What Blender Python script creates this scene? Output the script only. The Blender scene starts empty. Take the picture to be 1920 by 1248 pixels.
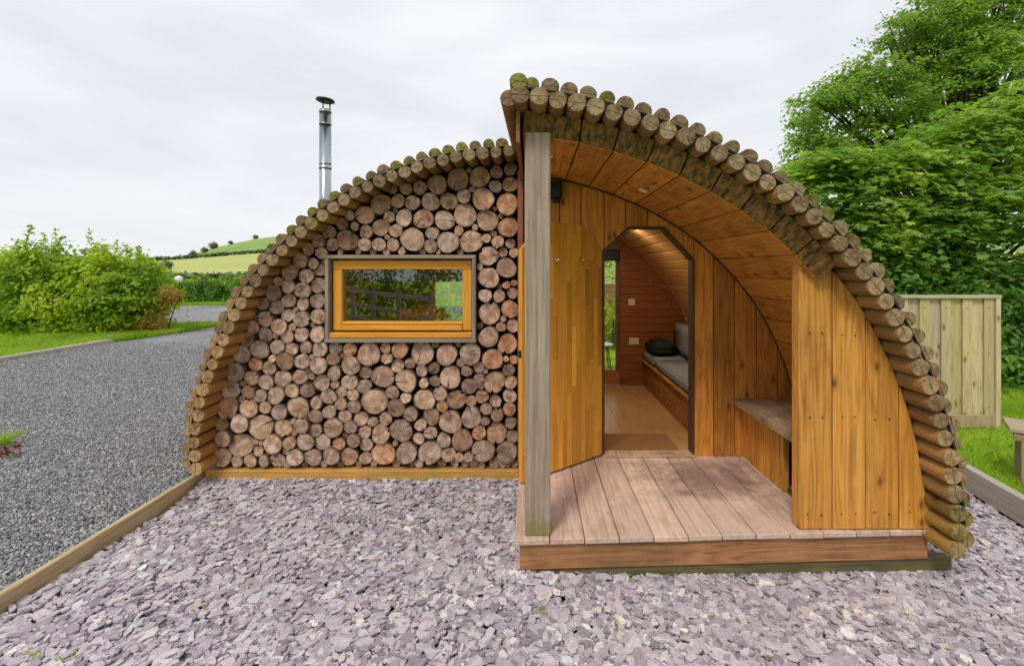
import bpy, bmesh, math, random
import numpy as np
from mathutils import Matrix, Vector

random.seed(7)
rng = np.random.default_rng(11)
R = math.radians
SC = bpy.context.scene
COL = SC.collection

# ------------------------------------------------------------------ camera
F = 900.0            # focal length in photo pixels (1920 wide)
CX, CY = 997.0, 505.0
H = 1.73             # eye height
cam_d = bpy.data.cameras.new('camera')
cam_d.sensor_width = 36.0
cam_d.lens = F / 1920 * 36
cam_d.shift_x = (960 - CX) / 1920
cam_d.shift_y = -(624 - CY) / 1920
cam_d.clip_start = 0.05
cam_d.clip_end = 8000
cam = bpy.data.objects.new('camera', cam_d)
cam.location = (0, 0, H)
cam.rotation_euler = (R(90), 0, 0)
COL.objects.link(cam)
SC.camera = cam

# ------------------------------------------------------------------ sky and sun
SUN_EL, SUN_AZ = 52.0, 208.0        # azimuth clockwise from +Y: behind the camera, a little to the left
world = bpy.data.worlds.new('World')
SC.world = world
world.use_nodes = True
wn = world.node_tree
wn.nodes.clear()
w_out = wn.nodes.new('ShaderNodeOutputWorld')
w_bg = wn.nodes.new('ShaderNodeBackground')
w_bg.inputs['Strength'].default_value = 0.1
w_sky = wn.nodes.new('ShaderNodeTexSky')
w_sky.sky_type = 'NISHITA'
w_sky.sun_disc = False
w_sky.sun_elevation = R(SUN_EL)
w_sky.sun_rotation = R(SUN_AZ)
w_sky.dust_density = 4.0
w_tc = wn.nodes.new('ShaderNodeTexCoord')
w_map = wn.nodes.new('ShaderNodeMapping')
w_map.inputs['Scale'].default_value = (1.0, 1.0, 3.6)
w_map.inputs['Rotation'].default_value = (0.1, 0.12, 0.4)
w_noise = wn.nodes.new('ShaderNodeTexNoise')
w_noise.inputs['Scale'].default_value = 1.9
w_noise.inputs['Detail'].default_value = 6.0
w_noise.inputs['Roughness'].default_value = 0.5
w_noise.inputs['Distortion'].default_value = 0.5
w_ramp = wn.nodes.new('ShaderNodeValToRGB')
w_ramp.color_ramp.elements[0].position = 0.33
w_ramp.color_ramp.elements[0].color = (5.45, 5.65, 6.0, 1)
w_ramp.color_ramp.elements[1].position = 0.66
w_ramp.color_ramp.elements[1].color = (6.85, 6.95, 7.1, 1)
w_mix = wn.nodes.new('ShaderNodeMix')
w_mix.data_type = 'RGBA'
w_mix.inputs[0].default_value = 0.95
wn.links.new(w_tc.outputs['Generated'], w_map.inputs['Vector'])
wn.links.new(w_map.outputs[0], w_noise.inputs['Vector'])
wn.links.new(w_noise.outputs[0], w_ramp.inputs[0])
wn.links.new(w_sky.outputs[0], w_mix.inputs[6])
wn.links.new(w_ramp.outputs[0], w_mix.inputs[7])
wn.links.new(w_mix.outputs[2], w_bg.inputs['Color'])
wn.links.new(w_bg.outputs[0], w_out.inputs['Surface'])

sun_d = bpy.data.lights.new('sun', 'SUN')
sun_d.energy = 1.5
sun_d.angle = R(14)
sun_d.color = (1.0, 0.95, 0.87)
sun = bpy.data.objects.new('sun', sun_d)
az, el = R(SUN_AZ), R(SUN_EL)
sdir = Vector((math.sin(az) * math.cos(el), math.cos(az) * math.cos(el), math.sin(el)))
sun.rotation_euler = sdir.to_track_quat('Z', 'Y').to_euler()
sun.location = sdir * 30
COL.objects.link(sun)

SC.view_settings.view_transform = 'Standard'
SC.view_settings.look = 'None'
SC.view_settings.gamma = 1.0
SC.view_settings.use_curve_mapping = False
SC.view_settings.exposure = 0.5
SC.render.engine = 'CYCLES'
SC.cycles.max_bounces = 10
SC.cycles.diffuse_bounces = 6
SC.cycles.transparent_max_bounces = 12

# ------------------------------------------------------------------ helpers
WM = {}
def at(px, py, Y):
    """world point that stands at depth Y where the photograph shows (px, py)"""
    return Vector(((px - CX) / F * Y, Y, H + (CY - py) / F * Y))

def place(o, mat, parent=None):
    WM[o.name] = mat.copy()
    if parent is not None:
        o.parent = parent
        o.matrix_parent_inverse = WM[parent.name].inverted()
    o.matrix_basis = mat
    return o

def put(name, me, parent=None, mat=None, loc=None, color=None):
    o = bpy.data.objects.new(name, me)
    COL.objects.link(o)
    if mat is None:
        mat = Matrix.Translation(loc if loc is not None else (0, 0, 0))
    place(o, mat, parent)
    if color is not None:
        o.color = (*color, 1) if len(color) == 3 else color
    return o

def tag(o, label=None, cat=None, group=None, kind=None):
    if label: o['label'] = label
    if cat: o['category'] = cat
    if group: o['group'] = group
    if kind: o['kind'] = kind
    return o

def thing(name, label, cat, loc=(0, 0, 0), rz=0.0, group=None):
    o = bpy.data.objects.new(name, None)
    o.empty_display_size = 0.2
    COL.objects.link(o)
    place(o, Matrix.Translation(loc) @ Matrix.Rotation(rz, 4, 'Z'))
    return tag(o, label, cat, group)

def mesh(name, verts, faces, mats, idx=None, smooth=False):
    me = bpy.data.meshes.new(name)
    me.from_pydata([tuple(v) for v in verts], [], [tuple(f) for f in faces])
    for m in (mats if isinstance(mats, (list, tuple)) else [mats]):
        me.materials.append(m)
    if idx is not None:
        me.polygons.foreach_set('material_index', idx)
    if smooth:
        me.polygons.foreach_set('use_smooth', [True] * len(me.polygons))
    me.update()
    return me

def big_mesh(name, V, loops, nper, mat, smooth=False):
    """V (n,3) float, loops flat ints, nper ints per polygon"""
    me = bpy.data.meshes.new(name)
    V = np.ascontiguousarray(V, dtype=np.float32)
    loops = np.ascontiguousarray(loops, dtype=np.int32)
    nper = np.ascontiguousarray(nper, dtype=np.int32)
    me.vertices.add(len(V)); me.vertices.foreach_set('co', V.ravel())
    me.loops.add(len(loops)); me.loops.foreach_set('vertex_index', loops)
    me.polygons.add(len(nper))
    st = np.zeros(len(nper), dtype=np.int32); st[1:] = np.cumsum(nper)[:-1]
    me.polygons.foreach_set('loop_start', st)
    me.polygons.foreach_set('loop_total', nper)
    me.polygons.foreach_set('use_smooth', np.full(len(nper), smooth, dtype=bool))
    me.update(calc_edges=True)
    me.validate()
    me.materials.append(mat)
    return me

_boxes = {}
def box_mesh(sx, sy, sz, mat, bev=0.003, name='board'):
    k = (round(sx, 4), round(sy, 4), round(sz, 4), mat.name, bev)
    if k in _boxes: return _boxes[k]
    bm = bmesh.new()
    bmesh.ops.create_cube(bm, size=1.0)
    bmesh.ops.scale(bm, vec=(sx, sy, sz), verts=bm.verts)
    if bev > 0:
        bmesh.ops.bevel(bm, geom=list(bm.edges), offset=min(bev, 0.3 * min(sx, sy, sz)), segments=1, affect='EDGES')
    me = bpy.data.meshes.new(name)
    bm.to_mesh(me); bm.free()
    me.materials.append(mat)
    _boxes[k] = me
    return me

def box(name, lo, hi, mat, parent=None, bev=0.003, color=None, base=None):
    lo, hi = Vector(lo), Vector(hi)
    s = hi - lo; c = (lo + hi) / 2
    M = Matrix.Translation(c)
    if base is not None: M = base @ M
    return put(name, box_mesh(s.x, s.y, s.z, mat, bev, name), parent, M, color=color)

def prism(name, poly, y0, y1, mat, parent=None, color=None, base=None, bev=0.002):
    """polygon in x-z pushed from y0 to y1"""
    cx = sum(p[0] for p in poly) / len(poly); cz = sum(p[1] for p in poly) / len(poly)
    cy = (y0 + y1) / 2
    bm = bmesh.new()
    a = [bm.verts.new((p[0] - cx, y0 - cy, p[1] - cz)) for p in poly]
    b = [bm.verts.new((p[0] - cx, y1 - cy, p[1] - cz)) for p in poly]
    bm.faces.new(a); bm.faces.new(b[::-1])
    n = len(poly)
    for i in range(n):
        bm.faces.new((a[i], b[i], b[(i + 1) % n], a[(i + 1) % n]))
    bmesh.ops.recalc_face_normals(bm, faces=bm.faces)
    if bev > 0:
        bmesh.ops.bevel(bm, geom=[e for e in bm.edges], offset=bev, segments=1, affect='EDGES', clamp_overlap=True)
    me = bpy.data.meshes.new(name); bm.to_mesh(me); bm.free()
    me.materials.append(mat)
    M = Matrix.Translation((cx, cy, cz))
    if base is not None: M = base @ M
    return put(name, me, parent, M, color=color)

def tube_mesh(name, pts, rads, mat, seg=10, caps=True, smooth=True):
    V, Fc = [], []
    n = len(pts)
    pts = [Vector(p) for p in pts]
    prev = None
    for i, p in enumerate(pts):
        d = (pts[min(i + 1, n - 1)] - pts[max(i - 1, 0)]).normalized()
        ref = Vector((0, 0, 1)) if abs(d.z) < 0.9 else Vector((1, 0, 0))
        u = d.cross(ref).normalized(); v = d.cross(u)
        for k in range(seg):
            a = 2 * math.pi * k / seg
            V.append(p + (u * math.cos(a) + v * math.sin(a)) * rads[i])
    for i in range(n - 1):
        for k in range(seg):
            k2 = (k + 1) % seg
            Fc.append((i * seg + k, i * seg + k2, (i + 1) * seg + k2, (i + 1) * seg + k))
    if caps:
        Fc.append(tuple(range(seg))[::-1]); Fc.append(tuple((n - 1) * seg + k for k in range(seg)))
    me = mesh(name, V, Fc, mat)
    if smooth:
        me.polygons.foreach_set('use_smooth', [len(p.vertices) == 4 for p in me.polygons])
    return me

def join_tubes(name, chains, mat, seg=7):
    V, Fc = [], []
    for pts, rads in chains:
        o = len(V); n = len(pts)
        pts = [Vector(p) for p in pts]
        for i, p in enumerate(pts):
            d = (pts[min(i + 1, n - 1)] - pts[max(i - 1, 0)]).normalized()
            ref = Vector((0, 0, 1)) if abs(d.z) < 0.9 else Vector((1, 0, 0))
            u = d.cross(ref).normalized(); v = d.cross(u)
            for k in range(seg):
                a = 2 * math.pi * k / seg
                V.append(p + (u * math.cos(a) + v * math.sin(a)) * rads[i])
        for i in range(n - 1):
            for k in range(seg):
                k2 = (k + 1) % seg
                Fc.append((o + i * seg + k, o + i * seg + k2, o + (i + 1) * seg + k2, o + (i + 1) * seg + k))
        Fc.append(tuple(o + (n - 1) * seg + k for k in range(seg)))
    return mesh(name, V, Fc, mat, smooth=True)

# ------------------------------------------------------------------ materials
class NG:
    def __init__(s, name, rough=0.7, spec=0.3):
        s.mat = bpy.data.materials.new(name)
        s.mat.use_nodes = True
        s.nt = s.mat.node_tree
        s.b = s.nt.nodes['Principled BSDF']
        s.b.inputs['Roughness'].default_value = rough
        s.b.inputs['Specular IOR Level'].default_value = spec
    def n(s, t, props=None, **ins):
        nd = s.nt.nodes.new('ShaderNode' + t)
        for k, v in (props or {}).items(): setattr(nd, k, v)
        for k, v in ins.items():
            key = int(k[1:]) if k[0] == 'i' and k[1:].isdigit() else k.replace('_', ' ')
            s.set(nd.inputs[key], v)
        return nd
    def set(s, sock, v):
        if isinstance(v, bpy.types.NodeSocket): s.nt.links.new(v, sock)
        elif isinstance(v, bpy.types.Node): s.nt.links.new(v.outputs[0], sock)
        else:
            if isinstance(v, tuple) and len(v) == 3 and sock.type == 'RGBA': v = (*v, 1)
            sock.default_value = v
    def math(s, op, a, b=0.0, c=0.0, clamp=False):
        nd = s.nt.nodes.new('ShaderNodeMath'); nd.operation = op; nd.use_clamp = clamp
        s.set(nd.inputs[0], a); s.set(nd.inputs[1], b); s.set(nd.inputs[2], c)
        return nd.outputs[0]
    def vmath(s, op, a, b=(0, 0, 0)):
        nd = s.nt.nodes.new('ShaderNodeVectorMath'); nd.operation = op
        s.set(nd.inputs[0], a)
        if op == 'SCALE': s.set(nd.inputs[3], b)
        else: s.set(nd.inputs[1], b)
        return nd.outputs[0]
    def ramp(s, fac, stops, interp='LINEAR'):
        nd = s.nt.nodes.new('ShaderNodeValToRGB')
        cr = nd.color_ramp; cr.interpolation = interp
        while len(cr.elements) < len(stops): cr.elements.new(0.5)
        for e, (p, c) in zip(cr.elements, stops):
            e.position = p
            e.color = (c, c, c, 1) if not isinstance(c, tuple) else (*c, 1)
        s.set(nd.inputs[0], fac)
        return nd.outputs[0]
    def mix(s, fac, a, b, mode='MIX'):
        nd = s.nt.nodes.new('ShaderNodeMix'); nd.data_type = 'RGBA'; nd.blend_type = mode
        s.set(nd.inputs[0], fac); s.set(nd.inputs[6], a); s.set(nd.inputs[7], b)
        return nd.outputs[2]
    def noise(s, vec, scale, detail=3.0, rough=0.55, dist=0.0):
        nd = s.nt.nodes.new('ShaderNodeTexNoise')
        s.set(nd.inputs['Vector'], vec)
        nd.inputs['Scale'].default_value = scale; nd.inputs['Detail'].default_value = detail
        nd.inputs['Roughness'].default_value = rough; nd.inputs['Distortion'].default_value = dist
        return nd.outputs[0]
    def mapping(s, vec, scale=(1, 1, 1), loc=(0, 0, 0)):
        nd = s.nt.nodes.new('ShaderNodeMapping')
        s.set(nd.inputs['Vector'], vec)
        nd.inputs['Scale'].default_value = scale; nd.inputs['Location'].default_value = loc
        return nd.outputs[0]
    def objcoord(s):
        return s.n('TexCoord').outputs['Object']
    def info(s):
        if not hasattr(s, '_i'): s._i = s.n('ObjectInfo')
        return s._i
    def pos(s):
        return s.n('NewGeometry').outputs['Position']
    def bump(s, h, strength=0.4, dist=0.01):
        nd = s.n('Bump'); nd.inputs['Strength'].default_value = strength; nd.inputs['Distance'].default_value = dist
        s.set(nd.inputs['Height'], h)
        s.nt.links.new(nd.outputs[0], s.b.inputs['Normal'])
    def base(s, c): s.set(s.b.inputs['Base Color'], c)

def wood(name, dark, mid, light, axis='z', rough=0.6, vary=0.35, knots=True, grime=None, grime_amt=0.0, tint=True, spec=0.3, fine=1.0, lw=0.2, gstreak=0.4, stain=None):
    g = NG(name, rough, spec)
    rnd = g.info().outputs['Random']
    off = g.vmath('SCALE', g.n('CombineXYZ', X=1.0, Y=0.73, Z=0.41).outputs[0], g.math('MULTIPLY', rnd, 43.0))
    co = g.vmath('ADD', g.objcoord(), off)
    sc = {'x': (0.55, 7, 7), 'y': (7, 0.55, 7), 'z': (7, 7, 0.55)}[axis]
    m = g.mapping(co, sc)
    n1 = g.noise(m, 0.8 * fine, 2.0, 0.5)
    lines = g.math('POWER', g.math('ADD', g.math('MULTIPLY', g.math('SINE', g.math('MULTIPLY', n1, 90.0)), 0.5), 0.5), 0.6)
    s2 = tuple(v * (6 if v > 1 else 3) for v in sc)
    streak = g.noise(g.mapping(co, s2), 1.4, 4, 0.6)
    blot = g.noise(co, 3.2, 3, 0.6)
    f = g.math('ADD', g.math('MULTIPLY', lines, lw), g.math('MULTIPLY', streak, 0.88 - lw))
    col = g.ramp(f, [(0.18, dark), (0.46, mid), (0.8, light)])
    col = g.mix(g.ramp(blot, [(0.35, 0.0), (0.7, 0.35)]), col, mid)
    hgt = f
    if knots:
        sx = g.n('SeparateXYZ', Vector=co)
        ka, kb = (sx.outputs[0], sx.outputs[1]) if axis == 'y' else ((sx.outputs[0], sx.outputs[2]) if axis == 'z' else (sx.outputs[2], sx.outputs[0]))
        kv = g.n('CombineXYZ', X=g.math('MULTIPLY', ka, 5.2), Y=g.math('MULTIPLY', kb, 2.6), Z=0.0).outputs[0]
        vor = g.n('TexVoronoi', {'feature': 'F1', 'voronoi_dimensions': '2D'}, Vector=kv, Scale=1.0, Randomness=1.0)
        km = g.ramp(vor.outputs['Distance'], [(0.035, 1.0), (0.07, 0.45), (0.16, 0.0)])
        sel = g.math('GREATER_THAN', g.n('SeparateColor', Color=vor.outputs['Color']).outputs[0], 0.66)
        col = g.mix(g.math('MULTIPLY', g.math('MULTIPLY', km, sel), 0.85), col, tuple(c * 0.35 for c in dark))
    if grime:
        gm = g.noise(co, 4.0, 5, 0.7, 0.6)
        gs = g.noise(g.mapping(co, s2), 0.9, 3, 0.6)
        gf = g.ramp(g.math('ADD', g.math('MULTIPLY', gm, 1.0 - gstreak), g.math('MULTIPLY', gs, gstreak)), [(0.5 - 0.2 * grime_amt, 0.0), (0.72 - 0.1 * grime_amt, min(1.0, 0.5 + grime_amt))])
        col = g.mix(gf, col, grime)
    if stain:
        wp = g.pos()
        sc3, sr, scol, samt = stain
        dv = g.n('VectorMath', {'operation': 'LENGTH'}, i0=g.mapping(g.vmath('SUBTRACT', wp, sc3), (1.0, 1.25, 1.0))).outputs['Value']
        sm = g.math('ADD', g.math('MULTIPLY', dv, 1.0 / sr), g.math('MULTIPLY', g.math('SUBTRACT', g.noise(wp, 5.0, 5, 0.7, 0.5), 0.5), 2.6))
        col = g.mix(g.ramp(sm, [(0.25, samt), (1.0, 0.0)]), col, scol)
    br = g.math('ADD', g.math('MULTIPLY', g.math('FRACT', g.math('MULTIPLY', rnd, 17.31)), vary), 1.0 - vary / 2)
    col = g.mix(1.0, col, g.n('CombineColor', Red=br, Green=br, Blue=br).outputs[0], 'MULTIPLY')
    if tint:
        col = g.mix(1.0, col, g.info().outputs['Color'], 'MULTIPLY')
    g.base(col)
    g.bump(hgt, 0.35, 0.004)
    return g.mat

HONEY = dict(dark=(0.34, 0.13, 0.02), mid=(0.63, 0.28, 0.05), light=(0.80, 0.46, 0.13))
M_honey_z = wood('honey_larch_upright', axis='z', vary=0.34, grime=(0.23, 0.095, 0.022), grime_amt=0.12, gstreak=0.65, **HONEY)
M_honey_y = wood('honey_larch_lengthwise', axis='y', vary=0.22, grime=(0.12, 0.045, 0.012), grime_amt=0.15, **HONEY)
M_honey_x = wood('honey_larch_across', axis='x', vary=0.2, knots=False, **HONEY)
M_plinth = wood('plinth_larch', (0.33, 0.14, 0.03), (0.56, 0.27, 0.065), (0.68, 0.38, 0.13), 'x', vary=0.1, grime=(0.22, 0.21, 0.06), grime_amt=0.35)
M_frame = wood('window_oak', (0.5, 0.2, 0.02), (0.68, 0.30, 0.035), (0.75, 0.37, 0.06), 'x', vary=0.1, knots=False, rough=0.45)
M_frame_z = wood('window_oak_upright', (0.5, 0.2, 0.02), (0.68, 0.30, 0.035), (0.75, 0.37, 0.06), 'z', vary=0.1, knots=False, rough=0.45)
M_stave = wood('door_stave', (0.46, 0.19, 0.025), (0.62, 0.285, 0.04), (0.70, 0.36, 0.07), 'z', vary=0.38, knots=False, rough=0.4)
M_grey_z = wood('weathered_grey_upright', (0.20, 0.17, 0.145), (0.38, 0.345, 0.31), (0.52, 0.48, 0.445), 'z', vary=0.12, grime=(0.22, 0.15, 0.10), grime_amt=0.2, lw=0.1, knots=False, gstreak=0.8, stain=((0.03, 2.75, 0.2), 0.16, (0.20, 0.21, 0.05), 0.75))
M_grey_x = wood('weathered_grey_across', (0.22, 0.18, 0.14), (0.38, 0.33, 0.27), (0.5, 0.45, 0.38), 'x', vary=0.12, knots=False)
M_deck = wood('weathered_deck', (0.36, 0.225, 0.16), (0.60, 0.43, 0.335), (0.72, 0.56, 0.45), 'y', vary=0.2, knots=False, grime=(0.25, 0.16, 0.13), grime_amt=0.15, rough=0.75, lw=0.12, stain=((1.25, 3.55, .205), 0.6, (0.15, 0.085, 0.065), 0.72))
M_beam = wood('base_beam', (0.16, 0.05, 0.02), (0.38, 0.17, 0.075), (0.5, 0.27, 0.13), 'x', vary=0.08, knots=False, grime=(0.10, 0.075, 0.03), grime_amt=0.32, fine=1.3)
M_mossy = wood('mossy_beam', (0.05, 0.045, 0.02), (0.115, 0.1, 0.04), (0.19, 0.155, 0.075), 'x', vary=0.1, knots=False)
M_fascia = wood('weathered_fascia', (0.08, 0.04, 0.012), (0.30, 0.145, 0.035), (0.48, 0.26, 0.08), 'z', vary=0.3, knots=False, grime=(0.022, 0.02, 0.006), grime_amt=0.75, lw=0.1, gstreak=0.75)
M_fence = wood('fence_board', (0.29, 0.215, 0.14), (0.47, 0.385, 0.265), (0.60, 0.51, 0.38), 'z', vary=0.2)
M_edging_y = wood('edging_timber', (0.3, 0.19, 0.09), (0.5, 0.37, 0.2), (0.63, 0.5, 0.33), 'y', vary=0.1, knots=False)
M_sleeper = wood('grey_sleeper', (0.24, 0.20, 0.15), (0.42, 0.37, 0.3), (0.55, 0.5, 0.42), 'y', vary=0.1, knots=False)
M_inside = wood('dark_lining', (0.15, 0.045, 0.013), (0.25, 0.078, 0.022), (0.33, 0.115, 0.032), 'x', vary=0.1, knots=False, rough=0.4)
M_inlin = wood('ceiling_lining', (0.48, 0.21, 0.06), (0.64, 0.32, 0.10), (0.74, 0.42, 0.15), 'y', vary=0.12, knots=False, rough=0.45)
M_floor = wood('laminate', (0.36, 0.18, 0.06), (0.50, 0.27, 0.10), (0.58, 0.34, 0.14), 'y', vary=0.25, knots=False, rough=0.28, spec=0.5)

def simple(name, c, rough=0.6, metal=0.0, noise_amt=0.15, scale=20, spec=0.3, bump=0.0, tint=False):
    g = NG(name, rough, spec)
    g.b.inputs['Metallic'].default_value = metal
    co = g.objcoord()
    nz = g.noise(co, scale, 4, 0.6)
    col = g.ramp(nz, [(0.3, tuple(v * (1 - noise_amt) for v in c)), (0.7, tuple(min(1, v * (1 + noise_amt)) for v in c))])
    if tint: col = g.mix(1.0, col, g.info().outputs['Color'], 'MULTIPLY')
    g.base(col)
    if bump: g.bump(nz, bump, 0.005)
    return g.mat

M_black = simple('black_felt', (0.012, 0.012, 0.013), 0.9, noise_amt=0.4)
M_blackm = simple('black_metal', (0.015, 0.015, 0.016), 0.45)
M_steel = simple('stainless_steel', (0.42, 0.45, 0.46), 0.2, 1.0, 0.08, 3)
M_chrome = simple('chrome', (0.8, 0.8, 0.8), 0.12, 1.0, 0.02)
M_white = simple('white_plastic', (0.78, 0.76, 0.7), 0.4, noise_amt=0.03)
M_cream = simple('cream_plastic', (0.62, 0.5, 0.33), 0.4, noise_amt=0.03)
M_cushion = simple('grey_upholstery', (0.24, 0.23, 0.225), 0.9, noise_amt=0.12, scale=160, bump=0.2)
M_mat = simple('coir_mat', (0.26, 0.12, 0.04), 0.95, noise_amt=0.35, scale=220, bump=0.5)
M_cloth = simple('black_cloth', (0.02, 0.02, 0.022), 0.9, noise_amt=0.3, scale=40, bump=0.4)
M_green_metal = simple('painted_metal', (0.2, 0.3, 0.26), 0.4)

# sawn log end (unit radius in x-z, end faces -y)
def log_end_mat(name, kerf=False, unit=1.0, cols=((0.16, 0.095, 0.062), (0.385, 0.255, 0.19), (0.60, 0.45, 0.36))):
    g = NG(name, 0.85, 0.15)
    inf = g.info()
    rnd = inf.outputs['Random']
    co = g.objcoord()
    flat = g.mapping(co, (1 / unit, 0.0, 1 / unit))
    off = g.vmath('SCALE', g.n('CombineXYZ', X=1.0, Y=0.7, Z=0.3).outputs[0], g.math('MULTIPLY', rnd, 91.0))
    co2 = g.vmath('ADD', flat, off)
    warp = g.noise(co2, 1.6, 3, 0.6)
    # ring centre is off the middle
    cshift = g.n('CombineXYZ', X=g.math('MULTIPLY', g.math('SUBTRACT', rnd, 0.5), 0.35), Y=0.0,
                 Z=g.math('MULTIPLY', g.math('SUBTRACT', g.math('FRACT', g.math('MULTIPLY', rnd, 7.7)), 0.5), 0.35)).outputs[0]
    q = g.vmath('ADD', flat, cshift)
    r = g.n('VectorMath', {'operation': 'LENGTH'}, i0=q).outputs['Value']
    ring = g.math('SINE', g.math('ADD', g.math('MULTIPLY', r, 34.0), g.math('MULTIPLY', warp, 9.0)))
    fine = g.noise(co2, 9.0, 4, 0.65)
    blot = g.noise(co2, 1.3, 3, 0.6, 0.6)
    # radial checks
    rot = g.n('VectorRotate', {'rotation_type': 'Y_AXIS'}, Vector=q, Angle=g.math('MULTIPLY', g.math('FRACT', g.math('MULTIPLY', rnd, 13.7)), 6.283)).outputs[0]
    sp = g.n('SeparateXYZ', Vector=rot)
    wob = g.math('MULTIPLY', g.math('SUBTRACT', g.noise(co2, 3.5, 2), 0.5), 0.22)
    lat = g.math('ABSOLUTE', g.math('ADD', sp.outputs[2], wob))
    wid = g.math('MULTIPLY', g.math('MAXIMUM', sp.outputs[0], 0.0), 0.065)
    crack = g.math('MULTIPLY', g.math('LESS_THAN', lat, wid), g.math('GREATER_THAN', g.math('FRACT', g.math('MULTIPLY', rnd, 5.3)), 0.45))
    ang = g.math('ARCTAN2', sp.outputs[2], sp.outputs[0])
    ray = g.noise(g.n('CombineXYZ', X=g.math('MULTIPLY', ang, 5.0), Y=g.math('MULTIPLY', r, 1.2), Z=g.math('MULTIPLY', rnd, 50.0)).outputs[0], 1.0, 4, 0.7)
    base = g.ramp(blot, [(0.28, cols[0]), (0.5, cols[1]), (0.75, cols[2])])
    base = g.mix(1.0, base, inf.outputs['Color'], 'MULTIPLY')
    k = g.math('ADD', g.math('MULTIPLY', ring, 0.13), g.math('ADD', g.math('MULTIPLY', fine, 0.6), g.math('MULTIPLY', ray, 0.9)))
    k = g.math('ADD', k, 0.25)
    base = g.mix(1.0, base, g.n('CombineColor', Red=k, Green=k, Blue=k).outputs[0], 'MULTIPLY')
    # pith stain
    pith = g.ramp(g.math('ADD', r, g.math('MULTIPLY', warp, 0.3)), [(0.2, 0.5), (0.65, 0.0)])
    base = g.mix(g.math('MULTIPLY', pith, g.math('FRACT', g.math('MULTIPLY', rnd, 3.3))), base, (0.22, 0.13, 0.095))
    base = g.mix(g.math('MULTIPLY', crack, 0.92), base, (0.035, 0.02, 0.014))
    rim = g.ramp(g.math('ADD', g.n('VectorMath', {'operation': 'LENGTH'}, i0=flat).outputs['Value'], g.math('MULTIPLY', warp, 0.16)), [(0.96, 0.0), (1.07, 0.45)])
    base = g.mix(rim, base, (0.10, 0.06, 0.04))
    if kerf:
        zz = g.n('SeparateXYZ', Vector=flat)
        kl = g.math('ABSOLUTE', g.math('ADD', zz.outputs[2], g.math('MULTIPLY', g.math('SUBTRACT', warp, 0.5), 0.1)))
        base = g.mix(g.math('MULTIPLY', g.math('LESS_THAN', kl, 0.035), 0.85), base, (0.04, 0.025, 0.012))
    g.base(base)
    g.bump(g.math('SUBTRACT', g.math('ADD', fine, g.math('MULTIPLY', ring, 0.15)), g.math('MULTIPLY', crack, 2.0)), 0.5, 0.004 if not kerf else 0.003)
    return g.mat

M_end = log_end_mat('sawn_log_end')
M_bark = simple('bark', (0.13, 0.085, 0.055), 0.95, noise_amt=0.4, scale=3, bump=0.5)
M_rend = log_end_mat('sawn_pole_end', kerf=True, unit=0.05, cols=((0.14, 0.085, 0.04), (0.31, 0.205, 0.105), (0.47, 0.345, 0.21)))
M_rside = wood('peeled_pole', (0.15, 0.06, 0.014), (0.32, 0.15, 0.04), (0.45, 0.24, 0.075), 'y', vary=0.3, grime=(0.16, 0.11, 0.05), grime_amt=0.3, fine=1.5)

def leaf_mat(name, stops, trans=0.35, rough=0.5):
    g = NG(name, rough, 0.35)
    geo = g.n('NewGeometry')
    big = g.noise(geo.outputs['Position'], 0.8, 2)
    f = g.math('ADD', g.math('ADD', g.math('MULTIPLY', geo.outputs['Random Per Island'], 0.38), 0.2), g.math('MULTIPLY', g.math('SUBTRACT', big, 0.5), 1.3))
    col = g.ramp(f, stops)
    g.base(col)
    tr = g.n('BsdfTranslucent', Color=g.mix(1.0, col, (1.25, 1.35, 0.6), 'MULTIPLY'))
    mx = g.n('MixShader', i0=trans, i1=g.b.outputs[0], i2=tr.outputs[0])
    g.nt.links.new(mx.outputs[0], g.nt.nodes['Material Output'].inputs['Surface'])
    return g.mat

M_maple = leaf_mat('maple_leaf', [(0.05, (0.11, 0.22, 0.035)), (0.45, (0.27, 0.41, 0.08)), (0.85, (0.58, 0.64, 0.14))], 0.55)
M_oak = leaf_mat('oak_leaf', [(0.05, (0.12, 0.21, 0.04)), (0.5, (0.25, 0.39, 0.07)), (0.9, (0.42, 0.55, 0.11))], 0.5)
M_laurel = leaf_mat('dark_leaf', [(0.05, (0.06, 0.15, 0.02)), (0.5, (0.12, 0.26, 0.035)), (0.9, (0.25, 0.42, 0.06))], 0.45)
M_beech = leaf_mat('beech_leaf', [(0.05, (0.13, 0.25, 0.02)), (0.38, (0.32, 0.45, 0.03)), (0.75, (0.64, 0.66, 0.07))], 0.55)
M_rust = leaf_mat('rusty_leaf', [(0.05, (0.28, 0.18, 0.03)), (0.5, (0.48, 0.31, 0.07)), (0.9, (0.48, 0.5, 0.08))], 0.45)
M_far = leaf_mat('far_leaf', [(0.05, (0.10, 0.16, 0.07)), (0.5, (0.15, 0.21, 0.09)), (0.9, (0.22, 0.28, 0.13))], 0.3)
M_blade = leaf_mat('grass_blade', [(0.05, (0.22, 0.36, 0.02)), (0.5, (0.38, 0.52, 0.06)), (0.9, (0.54, 0.60, 0.12))], 0.5)
M_petal = leaf_mat('petal', [(0.1, (0.85, 0.2, 0.02)), (0.5, (0.9, 0.32, 0.02)), (0.8, (0.9, 0.7, 0.04))], 0.45)
M_tbark = simple('tree_bark', (0.07, 0.055, 0.04), 0.95, noise_amt=0.4, scale=8, bump=0.6)

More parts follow.
